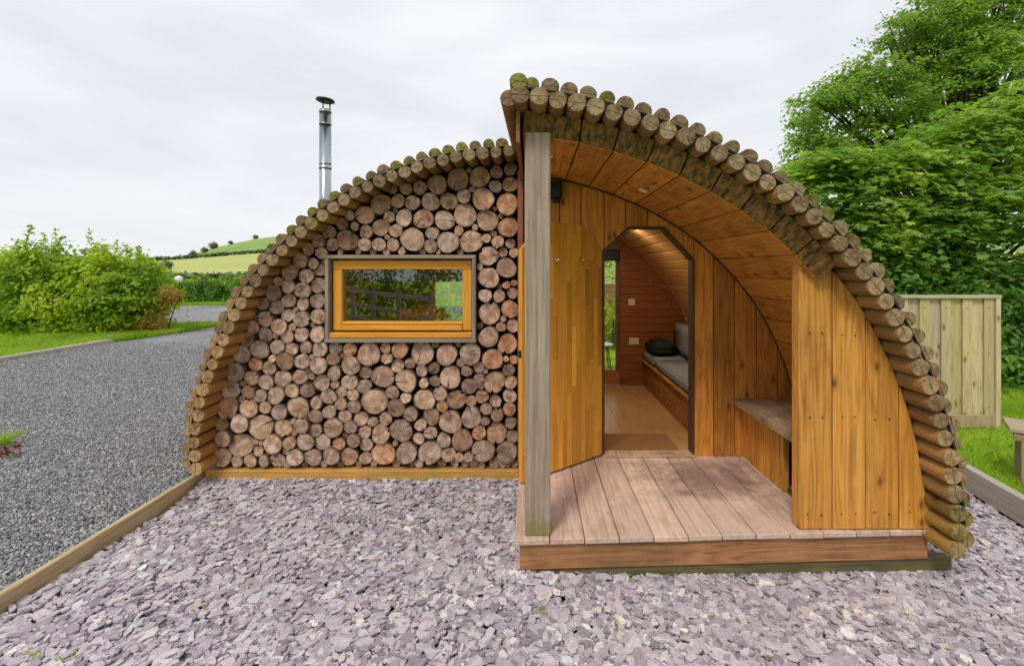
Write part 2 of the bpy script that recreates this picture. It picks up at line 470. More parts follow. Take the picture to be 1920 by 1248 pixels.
def slate_mat():
    g = NG('slate', 0.55, 0.4)
    geo = g.n('NewGeometry')
    rp = geo.outputs['Random Per Island']
    col = g.ramp(rp, [(0.0, (0.235, 0.205, 0.23)), (0.3, (0.385, 0.335, 0.37)), (0.62, (0.475, 0.415, 0.452)), (0.89, (0.57, 0.505, 0.54)),
                      (0.94, (0.54, 0.57, 0.54)), (0.97, (0.58, 0.47, 0.40)), (0.985, (0.72, 0.68, 0.64))])
    nz = g.noise(geo.outputs['Position'], 45, 4, 0.6)
    col = g.mix(1.0, col, g.ramp(nz, [(0.3, 0.82), (0.7, 1.12)]), 'MULTIPLY')
    g.base(col); g.bump(nz, 0.25, 0.003)
    return g.mat
M_slate = slate_mat()

def gravel_stone():
    g = NG('gravel_stone', 0.8, 0.25)
    geo = g.n('NewGeometry')
    col = g.ramp(geo.outputs['Random Per Island'], [(0.0, (0.15, 0.15, 0.155)), (0.5, (0.29, 0.29, 0.30)), (0.9, (0.44, 0.435, 0.44)), (0.98, (0.55, 0.53, 0.5))])
    g.base(col)
    return g.mat
M_gstone = gravel_stone()

def gravel_bed():
    g = NG('gravel_bed', 0.9, 0.2)
    p = g.pos()
    v = g.n('TexVoronoi', {'feature': 'F1'}, Vector=p, Scale=60.0)
    grey = g.n('SeparateColor', Color=v.outputs['Color']).outputs[0]
    col = g.ramp(grey, [(0.0, (0.14, 0.14, 0.145)), (0.5, (0.28, 0.28, 0.29)), (1.0, (0.45, 0.445, 0.45))])
    big = g.noise(g.mapping(p, (0.8, 0.16, 0.5)), 1.0, 5, 0.65)
    col = g.mix(1.0, col, g.ramp(big, [(0.35, 0.78), (0.65, 1.2)]), 'MULTIPLY')
    g.base(col); g.bump(v.outputs['Distance'], 0.9, 0.02)
    return g.mat
M_gravel = gravel_bed()

def soil():
    g = NG('dark_bed', 0.95, 0.1)
    nz = g.noise(g.pos(), 30, 5, 0.7)
    g.base(g.ramp(nz, [(0.3, (0.08, 0.07, 0.075)), (0.7, (0.2, 0.18, 0.19))])); g.bump(nz, 0.8, 0.02)
    return g.mat
M_soil = soil()

def turf():
    g = NG('turf', 0.9, 0.15)
    p = g.pos()
    n1 = g.noise(p, 1.1, 5, 0.65); n2 = g.noise(p, 26, 4, 0.7); n3 = g.noise(g.mapping(p, (0.02, 0.055, 0.0)), 1.0, 4, 0.6)
    lawn = g.ramp(g.math('ADD', g.math('MULTIPLY', n1, 0.5), g.math('MULTIPLY', n2, 0.5)), [(0.3, (0.2, 0.34, 0.02)), (0.5, (0.32, 0.48, 0.03)), (0.7, (0.42, 0.54, 0.06))])
    sp = g.n('SeparateXYZ', Vector=p)
    meadow = g.ramp(g.math('ADD', g.math('MULTIPLY', n3, 0.7), g.math('MULTIPLY', g.noise(p, 0.4, 4), 0.3)), [(0.3, (0.30, 0.36, 0.10)), (0.55, (0.42, 0.44, 0.15)), (0.75, (0.5, 0.46, 0.19))])
    hill = g.ramp(n3, [(0.3, (0.17, 0.27, 0.07)), (0.7, (0.27, 0.36, 0.10))])
    wy = g.math('ADD', sp.outputs[1], g.math('MULTIPLY', g.math('SUBTRACT', g.noise(p, 0.35, 4, 0.7), 0.5), 6.0))
    c = g.mix(g.ramp(g.math('MULTIPLY', wy, 0.01), [(0.22, 0.0), (0.28, 1.0)]), lawn, meadow)
    c = g.mix(g.math('GREATER_THAN', sp.outputs[1], 213.0), c, hill)
    g.base(c); g.bump(n2, 0.5, 0.02)
    return g.mat
M_turf = turf()

def glass_mat(refl):
    m = bpy.data.materials.new('window_glass'); m.use_nodes = True
    nt = m.node_tree; nt.nodes.clear()
    o = nt.nodes.new('ShaderNodeOutputMaterial'); mx = nt.nodes.new('ShaderNodeMixShader')
    tr = nt.nodes.new('ShaderNodeBsdfTransparent'); gl = nt.nodes.new('ShaderNodeBsdfGlossy')
    fr = nt.nodes.new('ShaderNodeFresnel'); fr.inputs[0].default_value = 1.5
    ad = nt.nodes.new('ShaderNodeMath'); ad.operation = 'ADD'; ad.inputs[1].default_value = refl; ad.use_clamp = True
    tr.inputs[0].default_value = (0.9, 0.95, 0.92, 1); gl.inputs['Roughness'].default_value = 0.01
    nt.links.new(fr.outputs[0], ad.inputs[0]); nt.links.new(ad.outputs[0], mx.inputs[0])
    nt.links.new(tr.outputs[0], mx.inputs[1]); nt.links.new(gl.outputs[0], mx.inputs[2]); nt.links.new(mx.outputs[0], o.inputs[0])
    return m
M_glass = glass_mat(0.10)

# ------------------------------------------------------------------ ground and terrain
def terrain_z(X, Y):
    u = np.where(Y > 1, X / np.maximum(Y, 1), 0)
    a = np.clip((Y - 70) / 140, 0, 1)
    ft = np.interp(u, [-0.9, -0.741, -0.574, -0.4], [4.6, 6.0, 8.8, 9.6])
    z = ft * a ** 1.15
    zc = np.interp(u, [-0.9, -0.741, -0.663, -0.574, -0.5, -0.3], [6.0, 9.6, 18.5, 25.5, 29.0, 33.0])
    b = np.clip((Y - 213) / 170, 0, 1); b = b * b * (3 - 2 * b)
    z = z + (zc - ft) * b
    d = np.clip((Y - 400) / 500, 0, 1)
    z = z * (1 - 0.8 * d)
    return z - np.where((Y < 9.0) & (Y > -7.2), 0.17, 0.03)

ys = np.concatenate([np.linspace(-60, -10, 6), np.linspace(-7, 12, 96), np.linspace(15, 60, 10), np.linspace(70, 420, 60), np.array([480, 560, 700, 900, 1300, 2200, 4500])])
us = np.concatenate([np.linspace(-3.0, -1.0, 16), np.linspace(-0.97, -0.4, 50), np.linspace(-0.37, 3.0, 24)])
V = []
for y in ys:
    w = max(abs(y), 40.0) if y < 60 else y
    for u in us:
        V.append((u * w * (1.6 if y < 60 else 1.0), y, 0))
V = np.array(V, dtype=float)
V[:, 2] = terrain_z(V[:, 0], V[:, 1])
n, m = len(ys), len(us)
fc = [(i * m + j, i * m + j + 1, (i + 1) * m + j + 1, (i + 1) * m + j) for i in range(n - 1) for j in range(m - 1)]
gnd = put('ground', mesh('ground', V, fc, M_turf, smooth=True)); tag(gnd, kind='structure')

def sheet(name, poly, z, mat):
    me = mesh(name, [(x, y, z) for x, y in poly], [tuple(range(len(poly)))], mat)
    return tag(put(name, me), kind='structure')
sheet('gravel_drive', [(-2.69, -7), (-2.69, 23.0), (-42, 23.5), (-42, 17.0), (-14.0, 15.2), (-10.2, 14.2), (-9.6, 13.2), (-9.95, 11.4), (-10.0, 6), (-10.2, -7)], -0.012, M_gravel)
sheet('slate_bed', [(-2.66, -2.5), (3.1, -2.5), (3.42, 3.2), (3.92, 6.0), (3.92, 8.0), (-2.66, 8.0)], -0.125, M_soil)

sheet('lawn', [(3.10, -7.5), (3.12, -2.5), (3.45, 3.2), (3.95, 6.0), (3.95, 8.0), (-2.66, 8.0), (-2.66, 10.0), (90, 10.0), (90, -7.5)], -0.024, M_turf)
sheet('grass_verge', [(-10.2, -7.5), (-10.0, 6), (-9.95, 10.0), (-90, 10.0), (-90, -7.5)], -0.024, M_turf)
# far hills
hv, hf = [], []
hx = np.linspace(-3300, -600, 60)
for i, x in enumerate(hx):
    top = 60 + 26 * math.sin(x * 0.004) + 14 * math.sin(x * 0.0113 + 1)
    for k, (yy, zz) in enumerate([(2150, -2), (2400, top * 0.6), (2650, top), (3200, top * 0.5)]):
        hv.append((x, yy, zz))
    if i:
        for k in range(3): hf.append(((i - 1) * 4 + k, i * 4 + k, i * 4 + k + 1, (i - 1) * 4 + k + 1))
M_hills = simple('wooded_hills', (0.10, 0.16, 0.12), 0.95, noise_amt=0.4, scale=0.02)
tag(put('hills', mesh('hills', hv, hf, M_hills, smooth=True)), kind='structure')

# ------------------------------------------------------------------ slate chippings, gravel, grass (uncountable)
def rand_rot_frames(n, tilt):
    th = rng.uniform(0, 2 * np.pi, n)
    tx = rng.normal(0, tilt, n); ty = rng.normal(0, tilt, n)
    nz = np.stack([tx, ty, np.ones(n)], 1); nz /= np.linalg.norm(nz, axis=1)[:, None]
    ux = np.stack([np.cos(th), np.sin(th), np.zeros(n)], 1)
    ux -= nz * (ux * nz).sum(1)[:, None]; ux /= np.linalg.norm(ux, axis=1)[:, None]
    uy = np.cross(nz, ux)
    return ux, uy, nz

def chips(name, P, size, thick, tilt, mat, sides=6, elong=0.68, jag=0.22):
    n = len(P)
    ux, uy, nz = rand_rot_frames(n, tilt)
    ang = (np.arange(sides) / sides * 2 * np.pi)[None, :] + rng.uniform(-0.35, 0.35, (n, sides))
    rad = rng.uniform(0.93 - jag, 0.93 + jag, (n, sides)) * (size / 2)[:, None]
    el = rng.uniform(elong - 0.2, elong + 0.2, n)[:, None]
    a = np.cos(ang) * rad; b = np.sin(ang) * rad * el
    ring = P[:, None, :] + a[..., None] * ux[:, None, :] + b[..., None] * uy[:, None, :]
    top = ring + (nz * (thick / 2)[:, None])[:, None, :]
    bot = P[:, None, :] + (a * 1.06)[..., None] * ux[:, None, :] + (b * 1.06)[..., None] * uy[:, None, :] - (nz * (thick / 2)[:, None])[:, None, :]
    V = np.concatenate([top, bot], 1).reshape(-1, 3)
    base = (np.arange(n) * 2 * sides)[:, None]
    tops = base + np.arange(sides)[None, :]
    k = np.arange(sides); k2 = (k + 1) % sides
    quad = np.stack([k + sides, k2 + sides, k2, k], 1).reshape(-1)
    sidesl = base + quad[None, :]
    loops = np.concatenate([tops, sidesl], 1).reshape(-1)
    nper = np.tile(np.array([sides] + [4] * sides), n)
    return tag(put(name, big_mesh(name, V, loops, nper, mat)), kind='stuff')

def in_view(X, Y, m=60):
    px = CX + F * X / np.maximum(Y, .1); py = CY + F * H / np.maximum(Y, .1)
    return (px > -m) & (px < 1920 + m) & (py < 1248 + m)

def slate_pts(nf):
    Y = rng.uniform(1.78, 7.2, nf); X = rng.uniform(-2.63, 3.9, nf)
    xr = np.where(Y < 3.2, 3.1 + (Y + 2.5) / 5.7 * .32, 3.42 + (Y - 3.2) * 0.178)
    ok = (X < xr - 0.03) & in_view(X, Y)
    front = (Y < 4.02) & (X < -0.05); mid = (Y < 2.98) & (X < 2.5) & (X >= -0.05); right = (X > 2.3)
    ok &= (front | mid | right)
    return X[ok], Y[ok]
X, Y = slate_pts(140000)
n = len(X)
drift = 0.012 * np.sin(X * 3.1 + 0.6 * np.sin(Y * 4)) * np.cos(Y * 3.7)
Zs = rng.uniform(0.0, 0.036, n) + drift - 0.022
Zs -= np.where(X > -0.1, np.clip((Y - 2.1) / 0.5, 0, 1) * np.clip((X + .1) / 1.6, 0, 1) * 0.065, 0)
# chippings banked against the plinth and the porch beam
Zs += np.where(X < -0.05, np.clip((Y - 3.55) / 0.4, 0, 1) * 0.05, 0)
size = rng.lognormal(math.log(0.046), 0.40, n).clip(0.02, 0.12)
chips('slate_chippings', np.stack([X, Y, Zs], 1), size, rng.uniform(0.004, 0.009, n), 0.12, M_slate, sides=6, elong=0.62, jag=0.30)

# coarse stones of the drive where they can still be seen one by one
ng_ = 400000
Y = 2.2 + 9.5 * rng.beta(1.0, 1.5, ng_); X = rng.uniform(-10.0, -2.72, ng_)
ok = in_view(X, Y, 20)
X, Y = X[ok], Y[ok]
keep = rng.uniform(0, 1, len(X)) < np.clip(1.0 - (Y - 4.5) / 8.5, 0.18, 1)
X, Y = X[keep][:120000], Y[keep][:120000]
n = len(X)
chips('gravel_stones', np.stack([X, Y, rng.uniform(-0.006, 0.012, n)], 1), rng.uniform(0.010, 0.024, n) * (1 + 0.05 * np.clip(Y - 4, 0, 8)), rng.uniform(0.006, 0.013, n), 0.35, M_gstone, sides=4, elong=0.75)

def grass(name, P, h, lean, w, mat=M_blade):
    n = len(P)
    th = rng.uniform(0, 2 * np.pi, n)
    side = np.stack([np.cos(th), np.sin(th), np.zeros(n)], 1) * w[:, None]
    d = np.stack([rng.normal(0, lean, n), rng.normal(0, lean, n), np.ones(n)], 1)
    mid = P + d * (h * 0.55)[:, None]
    d2 = d + np.stack([rng.normal(0, lean, n), rng.normal(0, lean, n), np.zeros(n)], 1)
    tip = P + d2 * h[:, None]
    V = np.stack([P - side, P + side, mid + side * 0.7, tip, mid - side * 0.7], 1).reshape(-1, 3)
    loops = (np.arange(n) * 5)[:, None] + np.arange(5)[None, :]
    return tag(put(name, big_mesh(name, V, loops.reshape(-1), np.full(n, 5), mat)), kind='stuff')

X = rng.uniform(3.4, 9, 90000); Y = rng.uniform(3.0, 8.5, 90000)
ok = (X > np.where(Y < 3.2, 3.46, 3.46 + (Y - 3.2) * 0.178) + 0.06) & in_view(X, Y, 30)
X, Y = X[ok], Y[ok]; n = len(X)
lawn = grass('lawn_grass', np.stack([X, Y, np.full(n, -0.03)], 1), rng.uniform(0.05, 0.11, n), 0.35, rng.uniform(0.002, 0.0045, n))

X = -10.1 - rng.exponential(1.4, 60000); Y = rng.uniform(6, 15.0, 60000)
ok = in_view(X, Y, 30) & (X > -15.5)
X, Y = X[ok], Y[ok]; n = len(X)
X += np.where(Y > 11.4, 0.45 * np.clip((Y - 11.4) / 1.5, 0, 1), 0)
grass('verge_grass', np.stack([X, Y, np.full(n, -0.03)], 1), rng.uniform(0.05, 0.20, n), 0.4, rng.uniform(0.004, 0.009, n))
X = rng.uniform(-40, -5, 26000); Y = 23.1 + rng.exponential(0.7, 26000)
ok = in_view(X, Y, 30); X, Y = X[ok], Y[ok]; n = len(X)
grass('far_verge_grass', np.stack([X, Y, np.full(n, -0.03)], 1), rng.uniform(0.06, 0.18, n), 0.4, rng.uniform(0.008, 0.016, n))

# ------------------------------------------------------------------ foliage
OVAL = ([(0, -.5, 0), (.27, -.05, .05), (0, .5, -.03), (-.27, -.05, .05)], [(0, 1, 2), (0, 2, 3)])
LOBED = ([(0, -.35, 0), (.22, -.3, .03), (.55, -.12, -.03), (.25, .05, .04), (.40, .38, -.03), (.12, .22, .04), (0, .6, -.05),
          (-.12, .22, .04), (-.40, .38, -.03), (-.25, .05, .04), (-.55, -.12, -.03), (-.22, -.3, .03)],
         [(0, 1, 2, 3), (0, 3, 4, 5), (0, 5, 6, 7), (0, 7, 8, 9), (0, 9, 10, 11)])
def leaf_mesh(name, P, N, size, mat, shape=OVAL):
    n = len(P)
    N = N / (np.linalg.norm(N, axis=1)[:, None] + 1e-9)
    rr = rng.normal(0, 1, (n, 3))
    ux = np.cross(N, rr); ux /= np.linalg.norm(ux, axis=1)[:, None] + 1e-9
    uy = np.cross(N, ux)
    T = np.array(shape[0])
    V = P[:, None, :] + size[:, None, None] * (T[None, :, 0:1] * ux[:, None, :] + T[None, :, 1:2] * uy[:, None, :] + T[None, :, 2:3] * N[:, None, :])
    nv = len(T)
    fl = np.concatenate([np.array(f) for f in shape[1]])
    nper = np.array([len(f) for f in shape[1]])
    loops = ((np.arange(n) * nv)[:, None] + fl[None, :]).reshape(-1)
    return big_mesh(name, V.reshape(-1, 3), loops, np.tile(nper, n), mat)

def clumps(lobes, per, crad, flat=0.5, inner=0.55, up=0.8, outw=0.5, lowcut=-0.5):
    """leaves in sprays over the outer part of each lobe; lobes = (centre, radii, number of sprays)"""
    Ps, Ns, Cs = [], [], []
    for c, r, k in lobes:
        c = np.array(c); r = np.array(r)
        d = rng.normal(0, 1, (k, 3)); d /= np.linalg.norm(d, axis=1)[:, None]
        d[:, 2] = np.where(d[:, 2] < lowcut, -d[:, 2] * 0.6, d[:, 2])
        s = rng.uniform(inner ** 2, 1.0, k) ** 0.5 * rng.uniform(0.9, 1.1, k)
        cc = c + d * r * s[:, None]
        Cs.append(cc)
        cr = crad * rng.uniform(0.6, 1.35, k)
        off = rng.normal(0, 0.5, (k, per, 3)) * cr[:, None, None]
        off[:, :, 2] *= flat
        # sprays arch outwards and droop at the rim
        hr = np.linalg.norm(off[:, :, :2], axis=2)
        off[:, :, 2] -= 0.35 * hr ** 2 / crad
        P = (cc[:, None, :] + off).reshape(-1, 3)
        N = (d[:, None, :] * outw + np.array([0, 0, up]) + rng.normal(0, 0.42, (k, per, 3))).reshape(-1, 3)
        Ps.append(P); Ns.append(N)
    return np.concatenate(Ps), np.concatenate(Ns), np.concatenate(Cs)

def limbs(base, top_frac, targets, r0, wob=0.25):
    chains = []
    base = np.array(base, float)
    mean = np.mean(np.array(targets), 0)
    fork = base + (mean - base) * top_frac; fork[2] = base[2] + (mean[2] - base[2]) * top_frac
    pts = [base + (fork - base) * t + np.array([random.uniform(-wob, wob) * t * (1 - t), random.uniform(-wob, wob) * t * (1 - t), 0]) for t in (0, .15, .4, .7, 1)]
    chains.append((pts, [r0 * 1.35, r0 * 1.05, r0, r0 * .9, r0 * .75]))
    for t_ in targets:
        t_ = np.array(t_, float)
        s = base + (fork - base) * random.uniform(0.55, 1.0)
        mid = (s + t_) / 2 + np.array([random.uniform(-wob, wob), random.uniform(-wob, wob), random.uniform(0, wob)])
        rr = r0 * random.uniform(0.25, 0.45)
        pts = [s, s * .6 + mid * .4, mid, mid * .5 + t_ * .5 + np.array([0, 0, random.uniform(-.1, .2)]), t_]
        chains.append((pts, [rr, rr * .8, rr * .6, rr * .4, rr * .12]))
    return chains

def tree(name, label, base, lobes, per, crad, lsize, mat, r0, shape=OVAL, ntw=60, flat=0.5, group=None, inner=0.55, up=0.8, frac=0.5, lowcut=-0.5):
    t = thing(name, label, 'tree', base, group=group)
    P, N, C = clumps(lobes, per, crad, flat, inner, up, 0.5, lowcut)
    sz = rng.uniform(0.7, 1.25, len(P)) * lsize
    put('crown', leaf_mesh('crown', P, N, sz, mat, shape), t)
    tg = [l[0] for l in lobes] + [C[i] for i in rng.integers(0, len(C), ntw)]
    put('trunk', join_tubes('trunk', limbs(base, frac, tg, r0, 0.35 * crad + 0.1), M_tbark), t)
    return t

# big oak-like tree far right
def L(px, py, Y, rx, rz, k, ry=None):
    p = at(px, py, Y); return (tuple(p), (rx, ry or rx, rz), k)
tree('oak_tree', 'tall dark green tree with open airy crown rising behind the bright maple', (14.5, 16.5, 0),
     [L(1560, 205, 15, 1.4, 1.0, 90), L(1535, 275, 15, 1.1, 0.7, 70), L(1630, 170, 15.5, 1.5, 1.1, 110), L(1690, 235, 15, 1.7, 1.2, 110), L(1740, 90, 16, 1.9, 1.3, 150), L(1820, 20, 16.5, 2.3, 1.4, 170),
      L(1800, 150, 15.5, 2.0, 1.5, 160), L(1900, 90, 16, 2.2, 1.8, 170), L(1780, -80, 17, 2.4, 1.6, 90), L(1990, -40, 17, 3.0, 2.4, 110), L(1980, 200, 16, 2.4, 1.8, 120), L(1520, 320, 14.8, 0.8, 0.5, 40), L(1700, 320, 15.5, 2.2, 1.2, 90)],
     40, 0.38, 0.15, M_oak, 0.34, ntw=110, flat=0.4, inner=0.45)
tree('maple_tree', 'bright green maple in full leaf behind the pale fence panel', (7.4, 9.0, 0),
     [L(1555, 345, 8.6, 0.75, 0.65, 43), L(1620, 325, 8.6, 0.9, 0.6, 49), L(1590, 430, 8.4, 0.9, 0.8, 55), L(1700, 330, 8.8, 1.0, 0.8, 68), L(1790, 290, 9.0, 1.1, 0.8, 74), L(1880, 260, 9.0, 1.1, 0.9, 74), L(1960, 250, 9.2, 1.3, 1.1, 55),
      L(1690, 450, 8.4, 1.0, 0.8, 68), L(1800, 410, 8.3, 1.1, 0.9, 74), L(1910, 400, 8.2, 1.1, 0.9, 68), L(1760, 520, 8.6, 1.2, 0.7, 49), L(1640, 500, 8.8, 0.9, 0.7, 37), L(1890, 540, 7.6, 0.8, 0.6, 43), L(1990, 430, 8.4, 1.2, 1.4, 37)],
     36, 0.42, 0.125, M_maple, 0.16, LOBED, ntw=60, flat=0.16, inner=0.6, up=1.2)

def shrub(name, label, base, lobes, per, crad, lsize, mat, cat='shrub', shape=OVAL, flat=0.6, inner=0.6, shoots=0, nst=20, up=0.6, outw=0.8, group=None):
    t = thing(name, label, cat, base, group=group)
    P, N, C = clumps(lobes, per, crad, flat, inner, up, outw, -2.0)
    stems = []
    if shoots:
        tops = C[np.argsort(-C[:, 2])][: shoots * 6]
        for i in range(shoots):
            s = tops[rng.integers(0, len(tops))]
            lean = rng.normal(0, 0.22, 2); hh = rng.uniform(0.25, 0.8)
            e = s + np.array([lean[0] * hh * 1.6, lean[1] * hh, hh])
            mid_ = (s + e) / 2 + np.array([rng.normal(0, .04), rng.normal(0, .04), 0])
            stems.append(([s, mid_, e], [0.006, 0.005, 0.002]))
            kk = int(10 + hh * 18)
            tt = rng.uniform(0.05, 1.0, kk)[:, None]
            pp = np.where(tt < .5, s + (mid_ - s) * tt * 2, mid_ + (e - mid_) * (tt * 2 - 1)) + rng.normal(0, 0.035, (kk, 3))
            P = np.concatenate([P, pp]); N = np.concatenate([N, rng.normal(0, 1, (kk, 3)) + np.array([0, -.4, .5])])
    sz = rng.uniform(0.65, 1.25, len(P)) * lsize
    low = P[:, 2] > 0.02
    P, N, sz = P[low], N[low], sz[low]
    put('foliage', leaf_mesh('foliage', P, N, sz, mat, shape), t)
    for i in range(nst):
        c = C[rng.integers(0, len(C))]
        b = np.array([c[0] + (rng.normal(0, .1) if nst > 4 else (base[0] - c[0]) * .8), c[1] * .5 + base[1] * .5, -0.03])
        stems.append(([b, (b + c) / 2 + rng.normal(0, .06, 3), c], [0.022, 0.014, 0.005]))
    tag(put('stems', join_tubes('stems', stems, M_tbark, 5), t), kind='stuff')
    return t

# dark shrubbery on the right, behind lawn and fence
shrub('laurel_hedge', 'dark green shrubbery behind the pale fence panel and the lawn', (7.2, 7.6, 0),
      [((4.6, 7.9, .9), (1.0, .7, 1.1), 90), ((5.8, 7.8, .8), (1.0, .7, 1.2), 110), ((6.9, 7.4, .75), (.9, .7, 1.0), 130), ((7.8, 7.2, .9), (1.0, .7, 1.1), 100), ((6.2, 8.3, 1.9), (1.6, .7, .9), 110), ((8.2, 8.0, 2.0), (1.3, .7, .9), 80), ((3.6, 8.6, 1.2), (1.0, .7, 1.3), 50)],
      46, 0.32, 0.10, M_laurel, 'shrub', nst=30)
# beech hedge left of the drive
hl = []
for i in range(10):
    x = -16.5 + i * 0.63
    hl.append(((x, 13.2 + 0.1 * math.sin(i * 2.1), 1.0 + 0.1 * math.sin(i * 1.7)), (0.68, 0.95, 1.12 + 0.12 * math.sin(i * 2.7) + 0.3 * math.sin(min(i, 9) / 9 * 2.9)), 130))
shrub('beech_hedge', 'bushy yellow-green hedge with long top shoots beside the gravel drive', (-12.3, 13.2, 0), hl, 40, 0.30, 0.13, M_beech, 'hedge', flat=0.4, shoots=110, inner=0.75, nst=16)
shrub('rusty_shrub', 'small rusty brown shrub at the right end of the bushy hedge', (-10.1, 13.1, 0),
      [((-10.15, 13.0, .5), (.22, .3, .5), 34), ((-9.8, 13.0, 1.0), (.22, .3, .3), 24), ((-10.2, 13.0, .2), (.35, .3, .2), 20)], 22, 0.15, 0.09, M_rust, 'shrub', nst=3)
hl = [((-24 + i * 0.9, 25.0, 0.6), (0.75, 0.6, 0.72), 60) for i in range(16)]
shrub('clipped_hedge', 'low dark green hedge across the far side of the drive', (-17, 25, 0), hl, 34, 0.26, 0.12, M_laurel, 'hedge', nst=20)
hl = [((-26 + i * 1.6, 30.0, 0.6), (1.2, 0.8, 0.62), 40) for i in range(10)]
shrub('wild_hedge', 'loose yellow-green growth behind the low dark hedge', (-18, 30, 0), hl, 26, 0.4, 0.2, M_beech, 'hedge', nst=10)

# hedgerows and trees on the hill
def far_row(label, pts, h, k):
    c = pts[len(pts) // 2]
    t = thing('hedgerow', label, 'hedgerow', (c[0], c[1], float(terrain_z(np.array(c[0]), np.array(c[1])))), group='hedgerows on the hillside')
    lob = []
    for x, y in pts:
        z = float(terrain_z(np.array(float(x)), np.array(float(y))))
        lob.append(((x, y, z + h * .5), (3.2, 1.5, h * .55), k))
    P, N, C = clumps(lob, 10, 0.9)
    put('foliage', leaf_mesh('foliage', P, N, rng.uniform(.7, 1.3, len(P)) * 1.3, M_far), t)
far_row('lower hedgerow line between meadow and drive', [(-62 + i * 3.4, 70) for i in range(16)], 1.0, 24)
far_row('upper hedgerow line at the top of the pale meadow', [(-172 + i * 4.2, 213) for i in range(26)], 1.6, 18)
for px, py, Y, s, lab in [(400, 470, 330, 5.0, 'round tree on the hillside left of the crest'), (362, 484, 300, 3.6, 'small tree low on the hillside near the hedge'),
                          (383, 476, 310, 3.8, 'middle tree in the hillside clump'), (479, 452, 372, 3.6, 'lone tree on the hill crest'), (312, 470, 120, 2.4, 'tree standing just right of the bushy hedge'), (432, 467, 345, 3.0, 'small bush on the upper hedgerow')]:
    X0 = (px - CX) / F * Y; z0 = float(terrain_z(np.array(X0), np.array(float(Y))))
    tree('hill_tree', lab, (X0, Y, z0), [((X0, Y, z0 + s * .5), (s * .6, s * .5, s * .46), 70), ((X0 + s * .25, Y, z0 + s * .5), (s * .35, s * .35, s * .3), 30)], 16, s * .16, s * .13, M_far, s * .05, ntw=6, lowcut=-2.0, flat=0.9, group='trees on the hillside')

# ------------------------------------------------------------------ edging, kerb
def plank_between(name, a, b, w, z0, z1, mat, label, cat):
    a, b = Vector((*a, 0)), Vector((*b, 0)); d = b - a
    o = put(name, box_mesh(w, d.length, z1 - z0, mat, 0.006, name), None,
            Matrix.Translation((a + b) / 2 + Vector((0, 0, (z0 + z1) / 2))) @ Matrix.Rotation(math.atan2(-d.x, d.y), 4, 'Z'))
    return tag(o, label, cat)
plank_between('edging_board', (-2.675, -1.0), (-2.675, 3.98), 0.04, -0.06, 0.105, M_edging_y, 'pale timber edging board between grey gravel and purple slate', 'edging')
plank_between('edging_sleeper', (3.38, 2.9), (3.92, 5.95), 0.07, -0.06, 0.13, M_sleeper, 'grey timber edging between slate and lawn on the right', 'edging')
plank_between('timber_kerb', (-10.1, 3.0), (-10.05, 11.4), 0.22, -0.06, 0.075, M_sleeper, 'long pale kerb between grass verge and gravel drive', 'kerb')

# ------------------------------------------------------------------ the cabin
cabin = thing('log_cabin', 'arched timber cabin with log roof, cordwood wall and open porch', 'cabin', (-0.18, 4.0, 0))
YW = 3.94          # wall plane shared by cordwood wall and porch back wall
YB = 6.34          # back wall
ZD = 0.205         # porch floor level

# roof pole positions (photo pixels of the front ends)
LP = [(366, 880), (363, 854), (363, 828), (367, 800), (370, 773), (376, 747), (383, 721), (392, 697), (402, 673), (415, 647), (425, 622), (434, 600), (444, 577), (457, 556), (470, 535), (486, 513), (504, 494),
      (521, 474), (541, 456), (561, 438), (580, 421), (600, 405), (622, 389), (643, 374), (665, 361), (709, 339), (784, 312), (854, 293), (928, 285), (990, 281)]
RP = [(975, 176), (1012, 180), (1047, 186), (1082, 192), (1116, 199.5), (1151, 208), (1185, 219), (1219, 230), (1252, 242), (1284, 255), (1316, 269), (1348, 284), (1379, 301), (1408, 319), (1437, 339), (1467, 357), (1494, 379), (1520, 400),
      (1545, 424), (1568, 448), (1590, 474), (1614, 499), (1636, 526), (1657, 552), (1675, 582), (1692, 611), (1707, 642), (1723, 672), (1736, 703), (1748, 733), (1759, 767), (1769, 799), (1778, 831), (1784, 865), (1790, 897), (1794, 931), (1798, 966), (1800, 1001), (1798, 1034), (1794, 1056)]
def resample(P, step, start=0.0):
    P = np.array(P); d = np.linalg.norm(np.diff(P, axis=0), axis=1); s = np.concatenate([[0], np.cumsum(d)])
    t = np.arange(start, s[-1], step)
    return np.stack([np.interp(t, s, P[:, i]) for i in range(P.shape[1])], 1)
def smooth(P, it=3):
    P = np.array(P, float)
    for _ in range(it):
        Q = P.copy(); Q[1:-1] = (P[:-2] + 2 * P[1:-1] + P[2:]) / 4; P = Q
    return P
YL = 3.70
Lw = np.array([[(x - CX) / F * YL, H + (CY - y) / F * YL] for x, y in LP])
def yr(px): return 2.58 + 0.06 * (px - 975) / 830
Rw = np.array([[(x - CX) / F * yr(x), H + (CY - y) / F * yr(x)] for x, y in RP])
Lr = resample(smooth(resample(Lw, 0.02), 40), 0.1035)
Lr = Lr[Lr[:, 0] < -0.16]
Rr = resample(smooth(resample(Rw, 0.02), 30), 0.1035)

